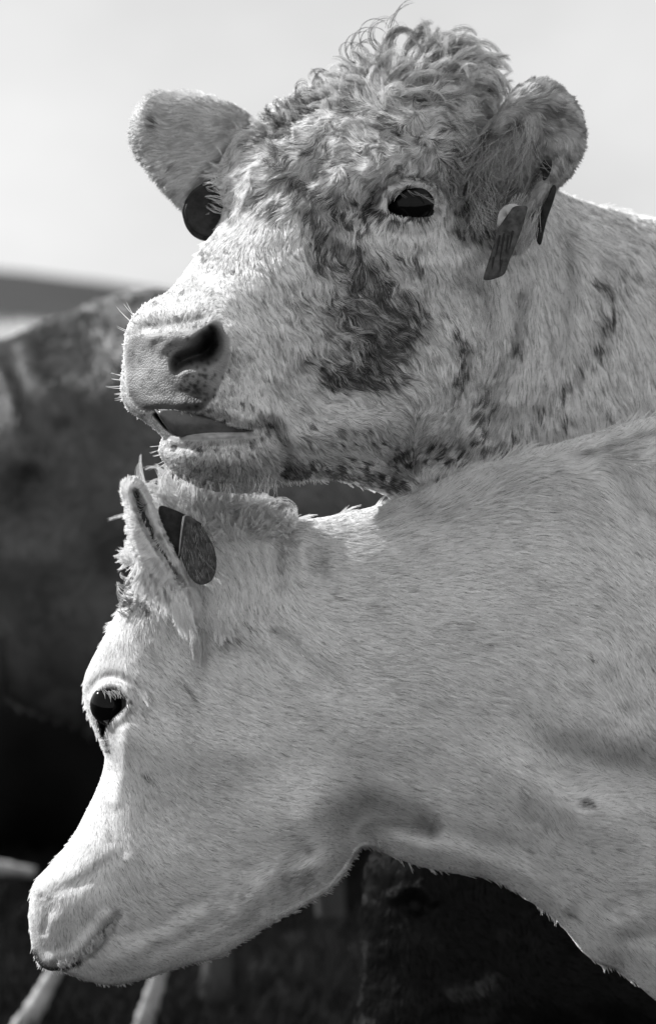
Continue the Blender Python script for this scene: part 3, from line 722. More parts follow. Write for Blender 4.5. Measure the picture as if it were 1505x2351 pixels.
    ang = dirfield([(330, 720, -110), (450, 720, -60), (560, 700, 60), (600, 620, 70), (560, 560, 120), (540, 470, 125), (520, 400, 110), (600, 380, 140), (680, 330, 130), (740, 300, 120),
                    (620, 300, 150), (700, 240, 200), (800, 200, 200), (900, 180, 190), (1000, 180, -10), (1080, 220, 30), (900, 260, 165), (1000, 260, 10), (820, 330, 150), (900, 330, 165), (1000, 330, 40), (1050, 400, 80),
                    (800, 420, 120), (740, 440, 110), (700, 520, 100), (860, 400, 150), (940, 410, 190), (1000, 450, 60), (880, 520, 110), (960, 530, 85), (1010, 520, 80), (780, 560, 80), (840, 600, 70), (900, 640, 70), (700, 620, 65),
                    (800, 680, 55), (880, 740, 30), (940, 700, 70), (820, 820, 40), (740, 780, 55), (650, 750, 60), (620, 850, 65), (900, 850, 20), (980, 800, 60), (1050, 820, 85), (1000, 640, 75), (1100, 640, 80), (1150, 760, 85), (1130, 880, 95), (1080, 980, 120),
                    (1200, 700, 85), (1220, 900, 95), (1300, 700, 75), (1400, 700, 65), (1480, 650, 50), (1400, 550, 30), (1450, 900, 70), (1300, 950, 80), (700, 930, 50), (620, 950, 80), (560, 920, 75), (520, 880, 60), (800, 950, 40), (900, 980, 30), (980, 1000, 140), (760, 1050, 20), (860, 1080, 25),
                    (450, 1060, 110), (520, 1080, 90), (600, 1070, 60), (400, 1050, 140), (660, 1050, 30), (340, 970, 120), (295, 900, 150), (290, 800, 190)])
    def leng(x, y):
        l = 30 + 0 * x
        l = l + 26 * sm(560, 330, y) * sm(470, 560, x) * sm(1180, 1080, x) + 24 * blob(x, y, 830, 720, 130, 160) + 8 * sm(1100, 1250, x)
        l = l - 12 * blob(x, y, 930, 480, 90, 70) - 8 * sm(640, 560, x) * sm(560, 620, y)
        l = l - 8 * blob(x, y, 560, 900, 80, 100)
        l = l * (1 - 0.58 * HM(x, y)) * (1 - 0.35 * sm(420, 340, x))
        return np.maximum(l, 9)
    wv = lambda x, y: 0.16 + 0.62 * sm(560, 400, y) * sm(470, 560, x) * sm(1180, 1080, x) + 0.7 * blob(x, y, 830, 720, 140, 170) + 0.15 * blob(x, y, 850, 950, 200, 100)
    lf = lambda x, y: 0.13 + 0.24 * sm(520, 330, y) * sm(480, 600, x) * sm(1150, 1080, x) + 0.3 * blob(x, y, 830, 740, 120, 150) + 0.18 * blob(x, y, 500, 1080, 130, 70)
    cst = lambda x, y: 0.72 + 0.25 * sm(560, 420, y) + 0.35 * blob(x, y, 830, 750, 140, 150)
    grey = lambda x, y: base * (1 - 0.4 * blob(x, y, 510, 1065, 120, 40, 3)) * (1 - 0.45 * blob(x, y, 500, 930, 60, 40, 20)) * (1 - 0.4 * blob(x, y, 520, 810, 30, 60, 0)) * (1 - 0.3 * blob(x, y, 840, 730, 90, 130, -15)) * (1 - 0.3 * blob(x, y, 400, 745, 90, 16)) * (1 - 0.35 * stroke(x, y, [(700, 420), (740, 500), (800, 600)], 36))  # chin shadow put into the hair tone, with greyer patches elsewhere on the face
    put(head.fur('fur', 340000, dens, ang, leng, grey, root, M_hair, dirtf=dirt, K=9, lift=lf, clump=11, edge=0.6, dk=0.14, vamp=0.75, hard=1.0, cstr=cst, wave=wv, wsc=26, rad=0.00032))
    put(head.fur('fur', 25000, lambda x, y: 1 + 0 * x, ang, leng, lambda x, y: base + 0 * x, root, M_hair, K=5, lift=0.3, clump=18, rad=0.0006, back=True))
    # ears' coat
    a1 = dirfield([(560, 320, 200), (450, 260, 190), (450, 360, 170), (350, 260, 200), (330, 330, 160), (400, 440, 140), (480, 460, 130)])
    put(ear1.fur('fur', 26000, lambda x, y: 1 + 2.0 * np.exp(-(ear1.d / 16) ** 2) if x.shape == ear1.d.shape else 1 + 0 * x, a1, lambda x, y: 24 + 0 * x, lambda x, y: 0.6 * (1 - 0.9 * (blob(x, y, 360, 288, 10, 16) + blob(x, y, 402, 378, 8, 5))) - 0.15 * fbm(x, y, 60, 2, 2), root, M_hair, K=5, lift=0.25, clump=9, wave=0.25, cstr=0.8, rad=0.0003))
    a2 = dirfield([(1110, 420, -60), (1120, 320, -60), (1160, 240, -50), (1240, 200, -30), (1310, 240, 20), (1325, 330, 40), (1290, 410, 60), (1250, 480, 80), (1215, 540, 100), (1200, 300, 100), (1180, 380, 110), (1150, 470, 130), (1100, 470, 170)])
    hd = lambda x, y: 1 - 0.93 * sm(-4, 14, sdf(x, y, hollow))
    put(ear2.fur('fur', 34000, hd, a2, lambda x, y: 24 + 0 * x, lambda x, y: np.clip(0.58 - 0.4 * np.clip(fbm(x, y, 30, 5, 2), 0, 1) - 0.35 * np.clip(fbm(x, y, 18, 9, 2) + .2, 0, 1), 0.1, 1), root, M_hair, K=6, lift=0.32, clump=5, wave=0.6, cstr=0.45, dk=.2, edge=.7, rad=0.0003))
    # long wisps across the ear opening
    P = []; T = []
    for i in range(260):
        x0 = rng.uniform(1085, 1225); y0 = 330 + rng.uniform(-50, 50) + (x0 - 1085) * -0.1
        z0 = 150 + rng.uniform(0, 30)
        P.append(spiral(x0, y0, z0, rng.uniform(70, 140), rng.uniform(60, 150), rng.uniform(-1.2, 1.2), rng.uniform(-1.5, 1.5), 25, rng.uniform(-6, 6), 10)); T.append(rng.uniform(0.1, 0.5))
    for i in range(300):   # hair tuft that hangs from the ear's lower edge
        x0 = rng.uniform(1175, 1245); P.append(spiral(x0, rng.uniform(440, 520), 110 + rng.uniform(-10, 30), rng.uniform(90, 125), rng.uniform(50, 110), rng.uniform(-.4, .4), rng.uniform(-.4, .4), 5, 3, 10)); T.append(rng.uniform(0.5, 0.8))
    for i in range(220):
        x0 = rng.uniform(1072, 1130); y0 = rng.uniform(380, 520); P.append(spiral(x0, y0, 130 + rng.uniform(0, 40), rng.uniform(20, 120), rng.uniform(30, 70), rng.uniform(-1.5, 1.5), rng.uniform(-2, 2), 20, 4, 10)); T.append(rng.choice([0.12, 0.4, 0.6]))
    put(strands('ear_hair', P, np.full(len(P), 0.00022), T, root, M_hair))
    # curls of the poll
    P = []; T = []; Rd = []
    def curl(x, y, a, L, k0, k1, n=26, sp=4.0, tn=0.6, l0=20, rad=0.0003):
        z = head.samp(head.F, np.array([float(x)]), np.array([float(y)]))[0]
        sp_ = spiral(x, y, z + 2, a, L, k0, k1, l0, rng.uniform(-12, 12), 14)
        for q in lock(sp_, n, sp): P.append(q); T.append(tn * rng.uniform(0.75, 1.2)); Rd.append(rad)
    for i in range(260):      # dense woolly crest
        t = rng.random(); x = 600 + 520 * t
        ytop = np.interp(x, [600, 650, 700, 800, 900, 1000, 1080, 1130], [285, 262, 240, 180, 155, 150, 165, 215])
        y = ytop + abs(rng.normal(0, 34)) - 4
        side = -1 if x < 850 else 1
        a = -90 + side * rng.uniform(-20, 80) if x > 760 else rng.uniform(-170, -60)
        hgt = np.interp(x, [600, 700, 800, 900, 1050, 1120], [34, 42, 56, 90, 92, 58]) * rng.uniform(0.7, 1.4)
        tn = 0.15 if (x < 760 and rng.random() < 0.55) else rng.choice([0.65, 0.55, 0.28])
        curl(x, y, a, hgt, side * rng.uniform(-0.8, 1.6), side * rng.uniform(-1.5, 4.5), n=int(rng.uniform(14, 34)), sp=rng.uniform(3, 7), tn=tn, rad=0.00022)
    for (x, y, a, L, k0, k1, tn) in [(1000, 150, -80, 150, 0.6, 1.6, .6), (980, 140, -95, 130, 0.8, 2.2, .55), (1030, 150, -60, 150, 0.6, 1.4, .6), (940, 135, -100, 120, 0.8, 2.6, .3), (1060, 160, -40, 120, 0.4, 1.4, .65),
                                     (1080, 190, -20, 110, 0.5, 2.0, .6), (1050, 180, -30, 120, .6, 1.6, .7), (1000, 110, -60, 100, 1.0, 1.6, .6), (900, 130, -120, 110, 1.2, 2.2, .3), (1020, 120, -30, 110, .6, 1.8, .6), (960, 110, -110, 80, 1, 3.4, .4), (1090, 230, 10, 80, .6, 2, .6)]:
        for _ in range(3): curl(x + rng.uniform(-14, 14), y + rng.uniform(-10, 10), a + rng.uniform(-12, 12), L * rng.uniform(.85, 1.1), k0, k1, n=34, sp=5.5, tn=tn)
    # thin dark loops standing clear of the crest
    for (x, y, a, L, k0, k1) in [(860, 150, -160, 150, 0.8, 2.4), (850, 140, 170, 140, 1.2, 2.0), (870, 130, -150, 160, 1.0, 2.0), (830, 150, -140, 130, 1.6, 2.6), (900, 120, -170, 120, 0.8, 2.4), (820, 150, 200, 90, 1, 4), (690, 230, -130, 70, 1, 6), (655, 255, -120, 60, 1, 6), (640, 262, -140, 46, 1, 5), (720, 205, -100, 70, 1, 5),
                                 (760, 185, -110, 70, -1, -5), (1050, 140, -60, 130, .8, 2.6), (1010, 100, -20, 120, .5, 2), (1100, 200, 0, 70, 1, 3), (890, 70, -80, 90, 0.4, 1.2)]:
        for _ in range(2): curl(x + rng.uniform(-8, 8), y + rng.uniform(-6, 6), a + rng.uniform(-14, 14), L, k0, k1, n=4, sp=2.4, tn=0.07, rad=0.00024, l0=30)
    # white fringe on the far brow
    for i in range(46):
        curl(rng.uniform(500, 520), rng.uniform(350, 500), rng.uniform(150, 250), rng.uniform(26, 52), rng.uniform(-1, 1), rng.uniform(-2, 2), n=5, sp=2, tn=0.75, rad=0.00025)
    put(strands('poll_hair', P, Rd, np.clip(T, .03, .8), root, M_hair))
    # lashes and whiskers
    P = []; T = []; Rd = []
    ze = head.samp(head.F, np.array([945.0]), np.array([424.0]))[0]
    for i in range(24):
        t = rng.random() ** .5; x = 905 + 85 * t; y = 443 - 10 * math.sin(t * 3.1) + 22 * t * t
        P.append(spiral(x, y, ze - 2, 60 - 30 * t + rng.uniform(-14, 14), rng.uniform(22, 36), -1.2, -1.6, 10, 0, 8)); T.append(0.28); Rd.append(0.0002)
    for i in range(60):
        x = rng.uniform(890, 985); P.append(spiral(x, 500 - 4 * math.sin((x - 890) / 30), ze - 26, rng.uniform(60, 120), 13, 0, 0, 4, 0, 8)); T.append(0.05); Rd.append(0.0003)
    for (x, y, a, L) in [(300, 738, -140, 46), (310, 725, -130, 40), (292, 760, -150, 26), (282, 862, -172, 28), (280, 876, -170, 24), (279, 890, 180, 36), (280, 905, 175, 18), (283, 915, 170, 20), (372, 1030, 160, 30), (368, 1020, 170, 24), (380, 1060, 150, 26), (372, 1045, 165, 22)]:
        for k in range(2): P.append(spiral(x, y + rng.uniform(-4, 4), 260, a + rng.uniform(-8, 8), L, .2, .4, 0, 0, 8)); T.append(0.8); Rd.append(0.00035)
    zc = 420
    for i in range(60):
        x = rng.uniform(400, 640); P.append(spiral(x, rng.uniform(1085, 1120), zc - 60, rng.uniform(60, 120), rng.uniform(25, 55), rng.uniform(-1, 1), rng.uniform(-1, 1), 20, 4, 8)); T.append(0.75); Rd.append(0.00022)
    zt = 400
    for i in range(70):
        x = rng.uniform(355, 520); y = 944 + (0 if x < 460 else (x - 460) * .3); P.append(spiral(x, y - 4, zt + 8 + (x - 355) * .2, rng.uniform(10, 60), rng.uniform(10, 22), 0, 1, 6, 0, 8)); T.append(0.75); Rd.append(0.0002)
    put(strands('whiskers', P, Rd, T, root, M_hair))
    return root, head, ear1, ear2
TOP, THEAD, TE1, TE2 = top_cow()

# ---- its ear tags
def tag_thing(loc, label):
    r = empty('ear_tag', loc); tag(r, label, 'ear tag', 'ear tags worn by the pale cows'); return r
t = tag_thing((-0.15, 0.05, 1.5), 'dark round ear tag under the far ear of the upper cow')
def under(o, par): o.parent = par; o.location = -par.location; return o
under(plate('panel', [(420, 500), (418, 480), (428, 455), (448, 432), (478, 414), (510, 405), (535, 430), (540, 490), (520, 535), (492, 552), (468, 553), (445, 543), (428, 523)], lambda x, y: 18 + 0.075 * (x - 480), 9, t, M_tagdark, bevel=4), t)
under(plate('rim', [(426, 500), (427, 470), (450, 440), (480, 424), (510, 420), (524, 450), (520, 500), (500, 535), (470, 542), (445, 530)], lambda x, y: 25 + 0.075 * (x - 480), 6, t, M_tagdark, bevel=6), t)
t = tag_thing((0.22, -0.08, 1.5), 'long scuffed grey ear tag hanging from the near ear of the upper cow')
dz = lambda x, y: 205 + 0.10 * (y - 560) + 0.12 * (x - 1150)
under(plate('panel', [(1166, 490), (1180, 474), (1208, 474), (1207, 490), (1196, 528), (1182, 566), (1168, 600), (1160, 624), (1150, 634), (1128, 642), (1112, 643), (1109, 636), (1118, 606), (1130, 570), (1135, 548), (1140, 528)], dz, 9, t, M_tag, bevel=3, n=4), t)
sc = []
for (x0, y0, x1, y1) in [(1146, 540, 1136, 590), (1156, 536, 1146, 600), (1166, 540, 1160, 580), (1176, 530, 1168, 572), (1132, 590, 1128, 618), (1150, 596, 1146, 626)]:
    sc.append(np.linspace((x0, y0, dz(x0, y0) + 5.5), (x1, y1, dz(x1, y1) + 5.5), 6))
under(strands('markings', sc, np.full(len(sc), 0.0011), np.full(len(sc), 0.02), t, M_hair_dark), t)
t = tag_thing((0.2, -0.08, 1.51), 'pale round tag base tucked under the near ear of the upper cow')
under(plate('disc', [(1140, 505), (1146, 484), (1162, 470), (1182, 468), (1196, 478), (1190, 500), (1172, 516), (1150, 524), (1140, 518)], lambda x, y: 192 + 0.05 * (x - 1160), 7, t, M_tagclear, bevel=3), t)
t = tag_thing((0.27, -0.08, 1.5), 'narrow dark ear tag seen edge on behind the upper cow\'s near ear')
under(plate('panel', [(1234, 560), (1229, 545), (1234, 515), (1243, 480), (1256, 450), (1268, 425), (1276, 432), (1270, 460), (1256, 500), (1248, 530), (1243, 554), (1239, 562)], lambda x, y: 135 + 0 * x, 14, t, M_tagdark, bevel=3), t)
under(plate('button', [(1243, 372), (1252, 365), (1264, 366), (1266, 380), (1260, 402), (1250, 414), (1244, 412), (1244, 396), (1238, 388)], lambda x, y: 172 + 0 * x, 12, t, M_tagdark, bevel=4), t)
# ================================================================== lower cow
def low_cow():
    outline = [(640, 1192), (600, 1185), (550, 1176), (500, 1166), (450, 1160), (405, 1165), (365, 1190), (340, 1225), (318, 1250), (300, 1268), (292, 1285), (303, 1305), (308, 1325), (298, 1350), (280, 1385), (258, 1425),
               (232, 1475), (208, 1520), (194, 1555), (190, 1590), (196, 1625), (208, 1660), (224, 1695), (238, 1728), (240, 1750), (232, 1785), (216, 1825), (196, 1865), (170, 1915), (138, 1958), (108, 1992), (84, 2018), (72, 2042), (68, 2075), (66, 2110), (70, 2150),
               (76, 2185), (88, 2212), (112, 2228), (140, 2229), (162, 2238), (200, 2252), (258, 2262), (326, 2250), (380, 2232), (430, 2216), (493, 2200), (545, 2172), (605, 2132), (655, 2104), (705, 2076), (760, 2040), (796, 2000), (826, 1952),
               (855, 1946), (890, 1962), (940, 1982), (1000, 1998), (1060, 2008), (1120, 2018), (1172, 2042), (1228, 2078), (1276, 2112), (1306, 2148), (1334, 2184), (1372, 2212), (1420, 2230), (1462, 2262), (1520, 2310), (1650, 2400), (1850, 2480), (2150, 2500), (2350, 2300),
               (2400, 1700), (2300, 1150), (2100, 960), (1900, 920), (1700, 925), (1505, 955), (1400, 982), (1300, 1012), (1200, 1040), (1110, 1066), (1050, 1086), (1000, 1110), (950, 1134), (900, 1150), (850, 1164), (790, 1178), (720, 1190)]
    M = [(70, 2100, 40), (400, 2200, 40), (200, 1600, 20), (350, 1250, 40), (640, 1192, 60), (830, 1950, 80), (1000, 1110, 120), (1300, 1010, 150), (1505, 955, 160), (1300, 2150, 160), (1800, 1600, 200), (2400, 1700, 200)]
    FP = [(150, 2100, 165), (200, 2000, 195), (120, 2180, 130), (300, 1950, 235), (450, 1800, 290), (300, 1620, 240), (250, 1500, 180), (330, 1400, 210), (230, 1850, 170), (650, 1850, 300), (450, 1450, 265), (560, 1330, 260), (450, 1280, 190), (650, 1650, 290),
          (750, 1400, 270), (900, 1500, 320), (1300, 1500, 410), (1505, 1700, 470), (2000, 1700, 560), (1100, 1900, 320), (260, 2210, 165), (500, 2100, 245), (1300, 1150, 300), (1000, 1250, 270), (750, 1250, 200), (700, 1980, 240), (1350, 1950, 400), (1505, 2150, 430), (380, 2120, 215)]
    eye = [(222, 1640), (221, 1612), (232, 1590), (252, 1582), (274, 1588), (289, 1606), (290, 1622), (276, 1636), (262, 1646), (246, 1664), (236, 1690), (230, 1672)]
    def Rr(x, y):
        r = 105 + 0 * x
        r = np.where(y > 1700, 105 - 25 * sm(500, 200, x), r)
        r = r - 50 * sm(600, 660, x) * sm(980, 900, x) * sm(1360, 1300, y)
        r = r + 170 * sm(900, 1250, x)
        return r
    def det(X, Y):
        z = 0 * X
        s = sdf(X, Y, eye)
        z -= 60 * sm(-3, 4, s)
        z += stroke(X, Y, [(216, 1640), (214, 1608), (230, 1580), (256, 1570), (284, 1580), (300, 1606)], 9, 9)
        z += stroke(X, Y, [(296, 1625), (280, 1648), (262, 1662)], 9, 8)
        z -= stroke(X, Y, [(204, 1590), (225, 1562), (260, 1552), (300, 1572), (322, 1612), (316, 1640)], 13, 15)
        z += stroke(X, Y, [(210, 1562), (235, 1545), (270, 1538), (310, 1556)], 13, 6)
        z += blob(X, Y, 250, 1480, 60, 60, 0, 16)
        z -= stroke(X, Y, [(238, 1690), (248, 1730), (252, 1770)], 9, 14)
        z += stroke(X, Y, [(285, 1680), (280, 1760), (262, 1840)], 16, 12)
        z -= stroke(X, Y, [(262, 1780), (250, 1850), (258, 1930)], 12, 6)
        z += stroke(X, Y, [(300, 1690), (420, 1720), (560, 1730)], 60, 20)      # cheek bone
        z -= blob(X, Y, 380, 1880, 90, 70, 30, 30)
        z -= stroke(X, Y, [(275, 1940), (300, 1950), (310, 1935)], 14, 5)
        # nose: wing, nostril fold, lips
        z += stroke(X, Y, [(115, 2050), (150, 2020), (220, 1985), (300, 1955)], 26, 8)
        z -= stroke(X, Y, [(120, 2090), (125, 2050), (175, 2030), (240, 1985), (280, 1960)], 16, 10)
        z += blob(X, Y, 190, 2090, 80, 60, -35, 26)
        z -= stroke(X, Y, [(96, 2060), (108, 2100), (100, 2140)], 8, 9)
        z -= stroke(X, Y, [(110, 2226), (150, 2222), (190, 2200), (230, 2160), (258, 2118), (270, 2100)], 9, 22, 9)
        z += stroke(X, Y, [(120, 2205), (170, 2190), (210, 2150), (240, 2110)], 17, 20)
        z += blob(X, Y, 260, 2200, 80, 40, -20, 22)
        for P_, a in (([(290, 2150), (360, 2130), (420, 2090), (470, 2070)], 12), ([(350, 2180), (430, 2150), (500, 2110), (545, 2060), (560, 2000)], 12), ([(460, 2180), (540, 2140), (600, 2080)], 10)):
            z -= stroke(X, Y, P_, 18, a * .9) * (1 + 0.5 * fbm(X, Y, 40, 9, 2))
            z += stroke(X, Y, [(p[0] + 16, p[1] + 28) for p in P_], 20, a * .5)
        # jaw corner and throat
        z += blob(X, Y, 700, 1890, 100, 90, -30, 46)
        z -= stroke(X, Y, [(640, 2080), (720, 2040), (790, 1985)], 26, 30)
        z += stroke(X, Y, [(540, 2100), (640, 2010), (740, 1990)], 30, 20)
        z -= stroke(X, Y, [(800, 1895), (850, 1868), (900, 1872), (980, 1895)], 50, 84, 24)
        z -= stroke(X, Y, [(700, 1960), (660, 1990), (640, 2030)], 16, 18)
        z -= stroke(X, Y, [(980, 1895), (1100, 1930), (1200, 1950)], 26, 12)
        # neck creases
        z -= stroke(X, Y, [(632, 1455), (668, 1485), (700, 1525), (760, 1570)], 13, 17, 34)
        z += stroke(X, Y, [(620, 1485), (660, 1520), (690, 1555)], 24, 8)
        z -= stroke(X, Y, [(655, 1225), (640, 1270), (642, 1340)], 16, 18)
        z -= stroke(X, Y, [(725, 1270), (735, 1310)], 22, 16)
        z += stroke(X, Y, [(690, 1240), (700, 1330)], 18, 10)
        for k in range(5): z -= stroke(X, Y, [(520 + 24 * k, 1290 - 12 * k), (545 + 22 * k, 1350), (540 + 22 * k, 1430)], 7 + k % 3, 3 + 2.5 * (k % 2))
        z += blob(X, Y, 780, 1640, 200, 110, 20, 20)
        z -= stroke(X, Y, [(1120, 1640), (1180, 1668), (1250, 1720), (1330, 1755), (1505, 1790), (1600, 1800)], 40, 50, 54) * sm(1130, 1360, X)
        z += stroke(X, Y, [(1150, 1770), (1260, 1830), (1400, 1880)], 60, 18)
        z -= blob(X, Y, 1345, 1848, 16, 12, 0, 20)
        z -= stroke(X, Y, [(1410, 2090), (1440, 2065), (1505, 2050)], 22, 9)
        z -= stroke(X, Y, [(1440, 2155), (1505, 2150)], 20, 7)
        z += stroke(X, Y, [(900, 1925), (1050, 1965), (1200, 2010), (1290, 2080)], 26, 12)
        z -= stroke(X, Y, [(1320, 1055), (1400, 1035), (1505, 1000)], 16, 20)
        z -= stroke(X, Y, [(1340, 1050), (1400, 1100), (1440, 1170)], 24, 12)
        z -= stroke(X, Y, [(1420, 1090), (1450, 1150), (1505, 1200)], 20, 12)
        z += stroke(X, Y, [(1000, 1150), (1200, 1090), (1350, 1060)], 40, 14)
        z += 16 * fbm(X, Y, 260, 15, 2) + 4 * fbm(X, Y, 60, 16, 2)
        # base of the ear
        z += blob(X, Y, 470, 1400, 50, 60, 20, 26)
        return z * (1 + 0.6 * sm(450, 700, X))
    head = Relief(outline, 3.0, M, FP, Rr, det, back=0.5, xmax=1530, coarse=6)
    e = [(279, 1128), (283, 1106), (300, 1098), (320, 1104), (336, 1124), (352, 1160), (372, 1205), (395, 1250), (420, 1300), (445, 1345), (460, 1378), (470, 1420), (440, 1440), (405, 1400), (360, 1350), (325, 1310), (302, 1270), (292, 1220), (288, 1170)]
    cav = [(302, 1132), (318, 1128), (336, 1160), (356, 1210), (385, 1265), (415, 1320), (425, 1345), (405, 1335), (375, 1285), (345, 1240), (320, 1190)]
    def de(X, Y):
        s = sdf(X, Y, cav)
        z = -34 * sm(-8, 10, s) + 14 * np.exp(-((s + 10) / 9) ** 2)
        z += stroke(X, Y, [(330, 1180), (360, 1240), (400, 1300)], 5, 12)
        return z + 4 * fbm(X, Y, 24, 4, 2)
    ear = Relief(e, 3, [(290, 1110, 300), (450, 1400, 250), (330, 1300, 270)], [(300, 1180, 345), (350, 1270, 355), (400, 1330, 350), (440, 1400, 300), (310, 1120, 322)], 26, de, back=1.2)
    dirts = [([(410, 1560), (440, 1600)], 10, .5), ([(390, 1600), (440, 1650), (430, 1700)], 30, .22), ([(330, 1780), (345, 1790)], 6, .7), ([(560, 1430), (575, 1440)], 6, .8), ([(640, 1250), (640, 1300)], 10, .25), ([(728, 1290), (735, 1305)], 14, .45),  # dirt flecks, plus neck crease and jaw corner shadows painted into the coat
             ([(585, 1405), (588, 1408)], 5, .9), ([(640, 1728), (646, 1730)], 4, .9), ([(1110, 1478), (1130, 1482)], 5, .6), ([(1300, 1580), (1340, 1582)], 6, .4), ([(1350, 1500), (1352, 1510)], 5, .6), ([(1200, 1944), (1210, 1948)], 5, .7),
             ([(1300, 2095), (1310, 2098)], 6, .6), ([(1338, 1845), (1352, 1852)], 7, .6), ([(320, 1440), (350, 1520)], 18, .25), ([(330, 1380), (345, 1400)], 12, .55), ([(760, 1360), (765, 1370)], 5, .5), ([(845, 1385), (850, 1395)], 5, .5),
             ([(490, 1760), (430, 1900), (330, 1880)], 60, .16), ([(1330, 1050), (1440, 1040)], 12, .45), ([(400, 1560), (460, 1540)], 12, .3), ([(350, 2060), (450, 1960)], 40, .14), ([(500, 1470), (550, 1475)], 14, .5), ([(76, 2185), (88, 2210), (115, 2226)], 6, .8), ([(115, 2226), (150, 2226), (185, 2206)], 6, .7), ([(235, 2150), (252, 2124)], 7, .8), ([(845, 1880), (900, 1875)], 20, .2), ([(320, 1360), (345, 1420)], 16, .35), ([(390, 1110), (480, 1150)], 20, .2), ([(218, 1640), (216, 1608), (232, 1582), (256, 1574), (284, 1584), (296, 1608)], 5, .7), ([(296, 1622), (280, 1644), (258, 1662), (244, 1690)], 5, .6), ([(320, 1570), (345, 1610), (330, 1640)], 10, .35)]
    def dirt(x, y):
        v = 0 * x; n1 = fbm(x, y, 22, 61, 2)
        for pts, r, a in dirts:
            P = np.asarray(pts, float); m = (np.abs(x - P[:, 0].mean()) < 4 * r + 90) & (np.abs(y - P[:, 1].mean()) < 4 * r + 90)
            if m.any():
                d, _ = seg_dist(x[m], y[m], P); v[m] = np.maximum(v[m], a * np.clip(np.exp(-(d / r) ** 2) * (1.1 + n1[m]), 0, 1))
        v = np.maximum(v, 0.5 * sm(0.72, 0.85, fbm(x, y, 11, 63, 2) + 0.2 * fbm(x, y, 150, 64, 1)))
        v = np.maximum(v, 0.15 * sm(0.1, 0.7, fbm(x, y, 45, 65, 3)))
        v = np.maximum(v, 0.9 * stroke(x, y, [(240, 1670), (242, 1700), (250, 1730)], 7))
        return v
    base = 0.76
    tone = lambda x, y, i=0: base * (1 - dirt(x, y)) + 0.04 * dirt(x, y)
    def skin_tone(x, y, i):
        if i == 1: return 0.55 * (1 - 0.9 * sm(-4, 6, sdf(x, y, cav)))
        t = tone(x, y) * 0.78
        e_ = sdf(x, y, eye); t = t * (1 - 0.93 * np.clip(np.exp(-((e_ + 4) / 7.0) ** 2) + sm(0, 3, e_), 0, 1))
        t = t * (1 - 0.9 * np.clip(stroke(x, y, [(78, 2185), (90, 2212), (115, 2226), (150, 2224), (180, 2212)], 7, 1.1), 0, 1))
        return t
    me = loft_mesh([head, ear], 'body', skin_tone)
    loc = Vector((0.1, -0.08, 0)); root = empty('cow', loc); tag(root, 'pale smooth cow with lowered head, under the curly cow\'s chin', 'cow', 'cows in the herd')
    def put(o): o.location = -loc; return o
    put(link('body', me, root, M_skin))
    zf = lambda x, y, r=head: float(r.samp(r.F, np.array([float(x)]), np.array([float(y)]))[0])
    ze = zf(330, 1600)
    er = np.array([zf(253, 1566), zf(300, 1622), zf(215, 1640), zf(256, 1668)]); put(sphere('eye', 254, 1618, er.mean() - 50, 46, root, M_eye))
    dens = lambda x, y: (1 - sm(-5, -1, sdf(x, y, eye))) * (1 - 0.9 * np.clip(stroke(x, y, [(80, 2190), (90, 2212), (115, 2226), (150, 2224), (190, 2202)], 7, 1.1), 0, 1)) * (1 - 0.93 * sm(1540, 2000, x))
    ang = dirfield([(300, 1330, 130), (250, 1420, 120), (215, 1520, 110), (300, 1450, 70), (380, 1450, 60), (340, 1530, 40), (420, 1540, 30), (240, 1500, 100), (205, 1640, 80), (250, 1760, 85), (220, 1850, 100), (160, 1950, 120), (300, 1800, 60), (260, 1900, 75), (330, 1700, 40),
                    (420, 1640, 28), (400, 1800, 38), (380, 1950, 35), (520, 1800, 20), (600, 1900, 12), (500, 1950, 15), (300, 2020, 60), (200, 2000, 110), (180, 2080, 80), (120, 2060, 120), (100, 2150, 95), (150, 2180, 80), (210, 2140, 50), (300, 2100, 25), (400, 2080, 10), (330, 2200, 10), (240, 2220, 30), (500, 2120, -10),
                    (600, 2060, -25), (700, 2000, -30), (700, 1800, 12), (560, 1650, 22), (700, 1620, 15), (850, 1700, 14), (640, 1500, 40), (560, 1480, 40), (560, 1380, 80), (520, 1300, 60), (620, 1300, 80), (680, 1250, 30), (760, 1300, 12), (800, 1220, -5), (700, 1200, 0), (620, 1200, -10),
                    (900, 1180, -20), (1000, 1140, -24), (1100, 1100, -22), (1200, 1070, -18), (1320, 1030, -22), (1450, 990, -22), (1000, 1250, -5), (1200, 1200, 8), (1350, 1150, 30), (1450, 1150, 45), (1100, 1400, 10), (1300, 1400, 15), (1450, 1350, 40), (900, 1450, 12), (1100, 1600, 18), (1300, 1600, 30), (1450, 1550, 60),
                    (1250, 1720, 50), (1400, 1720, 60), (1200, 1800, 25), (1000, 1750, 18), (900, 1850, 8), (1000, 1880, 16), (1250, 1840, 50), (1300, 1880, 70), (1340, 1830, -30), (1400, 1820, 10), (1350, 1890, 0), (1460, 1870, 25), (1100, 1980, 20), (1250, 2060, 30), (1350, 2100, 30), (1450, 2000, 5), (1300, 1960, 20), (850, 1940, 20), (950, 1960, 22), (1450, 2200, 40)])
    def leng(x, y):
        l = 19 + 14 * sm(1300, 1150, y) * sm(560, 700, x) + 6 * sm(600, 1000, x) + 26 * np.exp(-(np.abs(y - (1190 - (x - 640) * 0.28)) / 40) ** 2) * sm(600, 700, x) * sm(1500, 1300, x)
        l = l + 8 * blob(x, y, 320, 1400, 90, 60) - 4 * sm(1700, 1800, y) * sm(500, 300, x)
        l = l + 5 * blob(x, y, 200, 2180, 100, 30, -20)
        return l
    wv = lambda x, y: 0.09 + 0.3 * blob(x, y, 330, 1400, 90, 60) + 0.15 * sm(1150, 1050, y) * sm(900, 1000, x)
